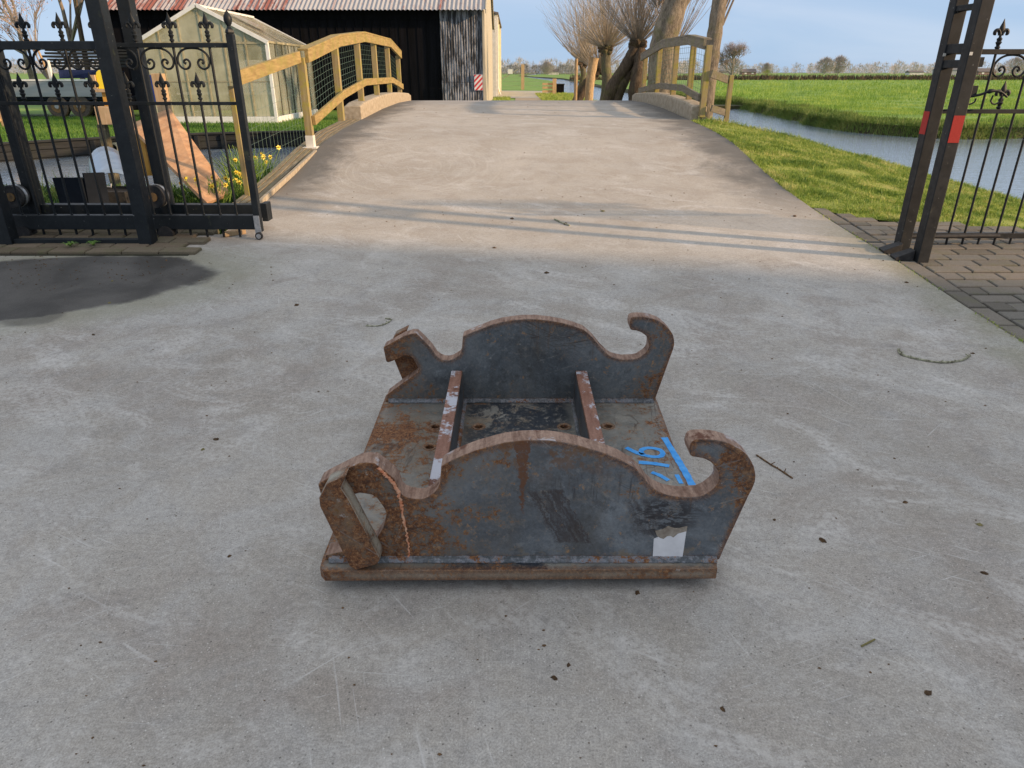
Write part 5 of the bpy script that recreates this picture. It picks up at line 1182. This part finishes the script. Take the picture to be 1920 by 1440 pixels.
house('farmhouse', 1038, 440, 6, 5, 1.6, 1.5, 'distant farmhouse among trees left of the willows', 'white_trim', 'roof_tile')
house('farmhouse', 1405, 430, 8, 5, 1.4, 1.6, 'low dark farmhouse right of the poplar trunk on the horizon', 'house_brick', 'roof_tile')

# middle distance behind the bridge
mb = MB(); pth = [(-1.0,26),(.0,30),(.15,36),(.2,44),(.0,52)]; pr2 = [(2.2,26),(1.45,30),(1.55,36),(1.9,44),(2.4,52)]
V = [(x,y,.0) for x,y in pth]+[(x,y,.0) for x,y in pr2]; n = len(pth); mb.add(V, [(i,n+i,n+i+1,i+1) for i in range(n-1)]); o = build('dirt_path', mb, MAT['path']); o['kind'] = 'structure'
mb = MB(); V = [(-.9,44,.006),(1.9,44,.006),(2.6,52,.006),(3.2,60,.006),(-1.2,62,.006),(-3,60,.006)]; mb.add(V, [tuple(range(6))]); o = build('far_path', mb, MAT['path_grey']); o['kind'] = 'structure'
fp = thing('wire_fence', (.8, 66, 0), 'wire field fence with a timber post behind the path', 'fence')
mb = MB(); mb.box((.80,66,-.1),(1.08,66.2,2.0)); build('post', mb, MAT['raw_timber'], fp)
mb = MB()
for z in (.3,.65,1.0,1.35): mb.tube([(-3,66.1,z),(9,66.1,z)], .009, 3)
mb.tube([(-2.4,66.1,.0),(.5,66.1,1.6)], .03, 4); build('wire', mb, MAT['gh_bar'], fp)
mb = MB(); mb.box((-.35,66.02,1.25),(.05,66.06,1.62)); build('warning_sign', mb, MAT['white'], fp)
post('post', 8.3, 66.1, .12, -.1, 1.6, MAT['raw_timber'], fp)
cr2 = thing('wooden_box', (5.2, 48, 0), 'dark wooden box standing at the water edge', 'box')
mb = MB(); x = P3(1049,170,52).x; mb.box((x-.32,52,-.4),(x+.32,52.6,.60)); build('body', mb, MAT['tar'], cr2, bevel=.02)
mb = MB(); mb.box((x-.36,51.95,.60),(x+.36,52.65,.66)); build('lid', mb, MAT['quay'], cr2)
pb = thing('plank_bench', (2.5, 50, 0), 'low timber jetty rail with an end post beyond the path', 'bench')
xA, xB = P3(1017,165,50).x, P3(1036,165,50).x
for z in (.15,.38,.6): mb = MB(); mb.box((xA,50,z),(xB,50.06,z+.14)); build('plank', mb, MAT['raw_timber'], pb)
mb = MB(); mb.box((xB,49.9,-.1),(xB+.25,50.2,1.0)); build('post', mb, MAT['raw_timber'], pb)
mb = MB(); mb.box((3.0,38.0,-.6),(12.5,39.4,-.18)); o = build('causeway', mb, MAT['bank']); o['kind'] = 'structure'

# the building whose shadow covers the yard (stands out of frame, right)
sh = thing('brick_house', (20, -6, 0), 'brick farm building outside the frame that shades the yard', 'building')
mb = MB(); mb.box((14.2,-24,-.1),(24,-2.0,5.6)); build('wall', mb, MAT['house_brick'], sh)
mb = MB(); mb.add([(13.9,-24.3,5.58),(13.9,-1.7,5.58),(19.1,-1.7,9.0),(19.1,-24.3,9.0),(24.3,-24.3,5.58),(24.3,-1.7,5.58)], [(0,1,2,3),(3,2,5,4),(1,5,2),(0,3,4),(0,4,5,1)]); build('roof', mb, MAT['roof_tile'], sh)

# ------------------------------------------------------------------ grass
def grid_interp(n):
    out = []
    ysv = np.array([v[0] for v in VER]); xi = np.array([v[1] for v in VER]); xo = np.array([v[2] for v in VER]); zo = np.array([v[3] for v in VER])
    y = rng.uniform(4.2, 11.75, n); t = rng.uniform(0, 1, n); a = np.interp(y, ysv, xi); b = np.interp(y, ysv, xo); zz = np.interp(y, ysv, zo)
    zi = np.array([zr(min(k, 12)) for k in y]) - np.where(a < 3.6, .01, .03); x = a+(b-a)*t
    keep = rng.uniform(0, 1, n) < (b-a)/4.2
    return np.stack([x, y, zi+(zz-zi)*t**1.25-.008], 1)[keep], t[keep]
P, t = grid_interp(330000)
nz = np.sin(P[:,0]*5.1+np.sin(P[:,1]*3.3)*2)*np.sin(P[:,1]*6.3+P[:,0]*1.7)
hh = .034+.022*nz+.03*(t > .9)+.03*(rng.uniform(0,1,len(P)) < .03)
hh = np.clip(hh*rng.uniform(.7,1.3,len(P)), .008, .09)
keep = rng.uniform(0,1,len(P)) < np.clip(.85+.3*nz, .65, 1); P = P[keep]; hh = hh[keep]
blades('verge_grass', P, hh, .0085, MAT['blade_verge'], .9, .35)
# pasture: dense along the near bank, thinning out
def poly_y(x):  # bank line of the pasture
    bx_ = np.array([p[0] for p in fb][::-1]); return None
def along(pts, n, off, jit):
    seg = [(a, b, math.dist(a,b)) for a, b in zip(pts, pts[1:])]; T = sum(s[2] for s in seg); out = []
    for a, b, l in seg:
        k = int(n*l/T)+1; t = rng.uniform(0,1,k); nx, ny = (b[1]-a[1])/l, -(b[0]-a[0])/l; o_ = off+rng.uniform(0,1,k)**1.3*jit
        out.append(np.stack([a[0]+(b[0]-a[0])*t+nx*o_, a[1]+(b[1]-a[1])*t+ny*o_, np.full(k,-.04)],1))
    return np.concatenate(out)
P = along(fb, 42000, -.2, 1.7)
P[:,2] -= np.clip(-(P[:,0]*0), 0, 1)
hh = .13+.07*np.sin(P[:,0]*2.3+P[:,1]*1.1)+.04*np.sin(P[:,0]*7); blades('bank_grass', P, np.clip(hh,.06,.4), .016, MAT['blade_bank'], .8, .4)
# skirt of reeds on the bank face
Q = []
for (a, b) in zip(fb, fb[1:]):
    l = math.dist(a,b); m_ = int(60000*l/60)+1; u = rng.uniform(0,1,m_); tt = rng.uniform(0,1,m_)
    nx_, ny_ = (b[1]-a[1])/l, -(b[0]-a[0])/l
    Q.append(np.stack([a[0]+(b[0]-a[0])*u-nx_*.46*tt, a[1]+(b[1]-a[1])*u-ny_*.46*tt, -.04-.5*tt], 1))
P = np.concatenate(Q); P = P[rng.uniform(0,1,len(P)) < .55+.45*np.sin(P[:,0]*1.9+P[:,1])]
blades('bank_reeds', P, .17, .016, MAT['blade_bank'], 1.1, .5)
n = 150000; dd = 21/(1-rng.uniform(0,1,n)*(1-21/150)); px = rng.uniform(1300, 2150, n); X = (px-960)/1290*dd*1.02; P = np.stack([X, dd, np.full(n,-.045)],1)
by_ = np.interp(P[:,0], [11.5,12.6,15.5,30,48], [22.8,21.2,21.3,19.7,17.1]); P = P[(P[:,1] > by_) & (P[:,0] > 12.1)]
nz = np.sin(P[:,0]*.9+2*np.sin(P[:,1]*.35))*np.sin(P[:,1]*.8+P[:,0]*.23) + .5*np.sin(P[:,0]*.33+P[:,1]*1.7)
nz += .8*np.clip(np.sin(P[:,0]*.21+P[:,1]*.47)*np.sin(P[:,1]*.19-P[:,0]*.5), 0, 1)
hh = np.clip(.06+.085*nz, .015, .26)*np.clip(P[:,1]/30,1,2.0); wd = .010*np.clip(P[:,1]/22, 1, 6)
def blades_w(name, P, h, w_, mat, lean, hv): 
    o = blades(name, P, h, w_, mat, lean, hv); return o
blades_w('pasture_grass', P, hh, wd, MAT['blade_field'], .9, .4)
# lawn on the left garden, edge of meadow and the strip by the path
def rect(n, x0, x1, y0, y1, z): return np.stack([rng.uniform(x0,x1,n), rng.uniform(y0,y1,n), np.full(n,z)],1)
P = rect(60000, -19, -3, 15, 25, -.02); yb_ = np.interp(P[:,0], [-30,-12,-10.7,-9.8,-7.5,-5.3,-3.2], [13.4,14.6,15.3,16.3,17.9,18.6,17.2]); P = P[P[:,1] > yb_+.12]; P = P[~((P[:,0] > gx0) & (P[:,0] < gx1) & (P[:,1] > gy0-.1))]
blades('lawn_grass', P, .075, .014, MAT['blade_lawn'], .8, .5)
P = np.concatenate([rect(14000, 1.6, 4.3, 26, 52, -.02), rect(3000, -1.0, -.1, 27, 44, -.02)]); blades('path_grass', P, .14, .022, MAT['blade_verge'], .8, .5)
P = rect(2500, 3.2, 5.8, 15.3, 24, -.16); blades('tree_bank_grass', P, .12, .012, MAT['blade_verge'], .8, .5)
P = rect(15000, -8, -2.5, 5.95, 9.2, 0); P[:,2] = .12-.035*np.clip(P[:,1]-5.8,0,9); blades('left_bank_weeds', P, .085, .018, MAT['ivy'], 1.2, .6)
P = rect(160, -5.6, -4.9, 7.2, 8.8, .0); blades('left_reeds', P, .30, .012, MAT['blade_bank'], .9, .5)
# moss and weeds in the paver joints
P = np.stack([2.872+rng.normal(0,.012,500), rng.uniform(3.5,6.8,500), np.zeros(500)],1); P = P[rng.uniform(0,1,500) < .5+.5*np.sin(P[:,1]*7)]; P[:,2] = [zr(y)-.004 for y in P[:,1]]
blades('joint_weeds', P, .014, .006, MAT['blade_verge'], 1, .5)

# daffodils
def daff(x, y, z, nleaf, nfl, h, label, lit=0):
    r_ = thing('daffodil_clump', (x,y,z), label, 'daffodils', 'daffodils on the left bank')
    V = []; F = []
    for _ in range(nleaf):
        a = random.uniform(0,6.28); b = Vector((x+random.gauss(0,.07), y+random.gauss(0,.07), z)); L_ = h*random.uniform(.7,1.15); ln = random.uniform(.1,.6); d = Vector((math.cos(a),math.sin(a),0)); s_ = Vector((-d.y,d.x,0)).lerp(Vector((random.gauss(0,1),random.gauss(0,1),0)),.5).normalized()*.008
        o = len(V)
        for k in range(5):
            t = k/4; c = b + d*L_*ln*t**1.8 + Vector((0,0,L_*(t-.28*ln*t**3))); w_ = 1-.75*t**2
            V += [tuple(c-s_*w_), tuple(c+s_*w_)]
        for k in range(4): F.append((o+2*k,o+2*k+1,o+2*k+3,o+2*k+2))
    mb = MB(); mb.add(V, F); build('leaves', mb, MAT['daff_leaf'], r_, fix=False)
    for _ in range(nfl):
        a = random.uniform(0,6.28); c = Vector((x+random.gauss(0,.13), y+random.gauss(0,.08), z+h*random.uniform(.75,1.05))); f = Vector((random.gauss(.3,.6),-1,random.gauss(.1,.3))).normalized()
        mb = MB(); mb.tube([(x+(c.x-x)*.3,y+(c.y-y)*.3,z),c-Vector((0,0,.03)),c], [.004,.003,.003], 4); fl = build('stem', mb, MAT['daff_leaf'], r_)
        u = f.orthogonal().normalized(); v = f.cross(u); mb = MB()
        for k in range(6):
            t = k*math.pi/3; e = u*math.cos(t)+v*math.sin(t); g = u*math.cos(t+1.57)+v*math.sin(t+1.57); mb.add([c,c+e*.015+g*.010,c+e*.030+f*.004,c+e*.015-g*.010], [(0,1,2,3)])
        build('petals', mb, MAT['daff_petal'], fl)
        mb = MB(); n = 8; ring = [c+(u*math.cos(2*math.pi*k/n)+v*math.sin(2*math.pi*k/n))*.008 for k in range(n)]; ring2 = [c+f*.018+(u*math.cos(2*math.pi*k/n)+v*math.sin(2*math.pi*k/n))*.010 for k in range(n)]; mb.add(ring+ring2, [(k,(k+1)%n,n+(k+1)%n,n+k) for k in range(n)]); build('trumpet', mb, MAT['daff_cup'], fl)
daff(-2.98, 7.0, .08, 90, 12, .36, 'daffodil clump with many yellow flowers beside the foot of the plywood')
daff(-2.86, 7.35, .07, 80, 9, .38, 'daffodil clump with yellow flowers right behind the gate end post')
daff(-2.98, 7.95, .06, 170, 2, .56, 'big leafy daffodil clump right of the gate end post, nearly without flowers')
daff(-2.98, 8.6, .05, 80, 8, .46, 'daffodil clump with small flowers by the timber edging nearest the bridge')
daff(-5.05, 6.9, .03, 14, 1, .22, 'few daffodil leaves with one yellow bloom left of the grey boards')
# weeds at the gate foot
for k, (x, y) in enumerate(((-3.45,5.34),(-3.28,5.36))):
    V = []; F = []
    for _ in range(9):
        a = random.uniform(0,6.28); d = Vector((math.cos(a),math.sin(a),0)); s_ = Vector((-d.y,d.x,0))*.010; b = Vector((x,y,zr(y)+.03)); o = len(V); L_ = random.uniform(.04,.09)
        V += [tuple(b-s_*.4),tuple(b+s_*.4),tuple(b+d*L_*.6+s_+Vector((0,0,.03))),tuple(b+d*L_*.6-s_+Vector((0,0,.03))),tuple(b+d*L_+Vector((0,0,.02)))]; F += [(o,o+1,o+2,o+3),(o+3,o+2,o+4)]
    mb = MB(); mb.add(V, F); o = build('weed', mb, MAT['daff_leaf'], origin=(x,y,zr(y)), fix=False); tag(o, ['small green weed under the bottom rail of the gate frame, left one','small green weed under the bottom rail of the gate frame, right one'][k], 'weed')

# ------------------------------------------------------------------ litter on the concrete
def gpt(px, py):
    z = 0
    for _ in range(6):
        v = (py-720)/1290; dy = .911-v*.4131; dz = -.4131-v*.911; t = (z-CAM_H)/dz; z = zr(dy*t)
    return Vector(((px-960)/1290*t, dy*t, z))
def crumb(name, px, py, s, mat, label, cat, seed):
    rnd = random.Random(seed); p = gpt(px, py); bm = bmesh.new(); bmesh.ops.create_icosphere(bm, subdivisions=2, radius=1)
    for v in bm.verts: v.co = Vector((v.co.x*s*rnd.uniform(.6,1.3), v.co.y*s*.7*rnd.uniform(.6,1.3), max(-.1, v.co.z)*s*.45*rnd.uniform(.4,1.4)))
    me = bpy.data.meshes.new(name); bm.to_mesh(me); bm.free(); me.materials.append(mat); o = link(name, me, None, p+Vector((0,0,s*.05))); o.rotation_euler[2] = rnd.uniform(0,6); tag(o, label, cat, 'litter on the concrete'); return o
CR = [(405,824,.013,'clod','brown clod of dirt left of the coupler'),(380,843,.010,'leaf','olive leaf scrap below the brown clod left of the coupler'),(556,572,.020,'clod','dark flat clod on the concrete left of the far hook'),
 (1697,942,.010,'leaf','dark leaf scrap on the concrete right of the coupler'),(1543,1014,.014,'leaf','folded dark leaf to the lower right of the coupler'),(1836,984,.011,'leaf','small yellowish leaf near the right border'),
 (1845,1075,.011,'clod','brown crumb near the lower right border'),(1195,1112,.010,'clod','dark crumb just below the front edge of the coupler'),(1040,1272,.010,'leaf','dark leaf scrap in the middle of the foreground'),
 (1066,1247,.007,'clod','tiny crumb above the foreground leaf scrap'),(1355,1330,.008,'clod','crumb in the lower right foreground'),(1740,1300,.012,'leaf','dark leaf in the far lower right foreground'),
 (430,1043,.008,'clod','crumb on the concrete left of the lifting strap'),(960,410,.024,'leaf','leaf on the ramp left of the middle'),(1060,420,.03,'leaf','long leaf on the ramp near the middle'),(1025,512,.02,'leaf','flat leaf on the concrete just beyond the coupler'),
 (927,465,.018,'leaf','curled leaf on the ramp foot'),(1700,530,.016,'leaf','brown leaf beside the right paver edge'),(1452,975,.007,'clod','crumb close to the right end of the coupler'),(1824,663,.012,'leaf','brown leaf beside the curved lichen twig'),
 (175,628,.012,'leaf','brown leaf below the wet stain'),(205,568,.013,'leaf','orange leaf on the wet stain'),(210,527,.012,'leaf','pale leaf in the middle of the wet stain'),(1130,395,.025,'leaf','pale leaf high on the ramp'),(1490,405,.025,'leaf','leaf on the right half of the ramp')]
for k, (px, py, s, nm, lb) in enumerate(CR):
    crumb('leaf_scrap' if nm == 'leaf' else 'dirt_clod', px, py, s, MAT['leaf_olive'] if ('olive' in lb or 'yellowish' in lb or 'pale' in lb or 'orange' in lb) else MAT['leaf_brown'], lb, 'leaf' if nm == 'leaf' else 'dirt', k)
# fine grit that nobody would count
n = 620; V = []; F = []
for k in range(n):
    if k < 330: y = random.uniform(.9, 7.5)**1.0; x = random.uniform(-.78*y-.5, min(2.8, .78*y+.5))
    elif k < 560: x = -3.2+random.gauss(0,.55); y = 4.9+random.gauss(0,.3)
    else: y = random.uniform(6, 16); x = random.uniform(-2.3, 2.7)
    s = random.uniform(.0015,.0045)*(1+y*.16); z = zr(y)+.001; a = random.uniform(0,6.28); o = len(V)
    for q in range(5): V.append((x+math.cos(a+q*1.257)*s*random.uniform(.5,1.5), y+math.sin(a+q*1.257)*s*random.uniform(.4,1.0), z))
    V.append((x, y, z+s*.7)); F += [(o+q, o+(q+1)%5, o+5) for q in range(5)]
mb = MB(); mb.add(V, F); o = build('grit', mb, MAT['leaf_brown']); o['kind'] = 'stuff'
def twig(pxs, r, mat, label, stubs=0):
    P = cr([gpt(*p)+Vector((0,0,r)) for p in pxs], 6); mb = MB(); mb.tube(P, [r*random.uniform(.8,1.3) for _ in P], 6)
    for _ in range(stubs): q = random.choice(P); mb.tube([q, q+Vector((random.uniform(-.02,.02),random.uniform(-.02,.02),.008))], [r*.8,r*.5], 5)
    o = build('twig', mb, mat, origin=P[0]); tag(o, label, 'twig', 'twigs on the concrete')
twig([(1684,656),(1690,666),(1722,675),(1762,681),(1800,678),(1818,668)], .0055, MAT['lichen_twig'], 'curved pale lichen-covered twig near the right pavers', 14)
twig([(1418,854),(1430,862),(1445,872),(1462,882),(1486,898)], .0030, MAT['leaf_brown'], 'short dark twig right of the near hook', 5)
twig([(686,612),(710,612),(727,606),(733,600),(722,598)], .004, MAT['lichen_twig'], 'thin curled twig behind the far left lug', 4)
twig([(1615,1213),(1640,1200)], .0025, MAT['leaf_olive'], 'tiny straw in the lower right foreground')
twig([(1040,412),(1052,418),(1068,424)], .007, MAT['lichen_twig'], 'small pale twig on the ramp')
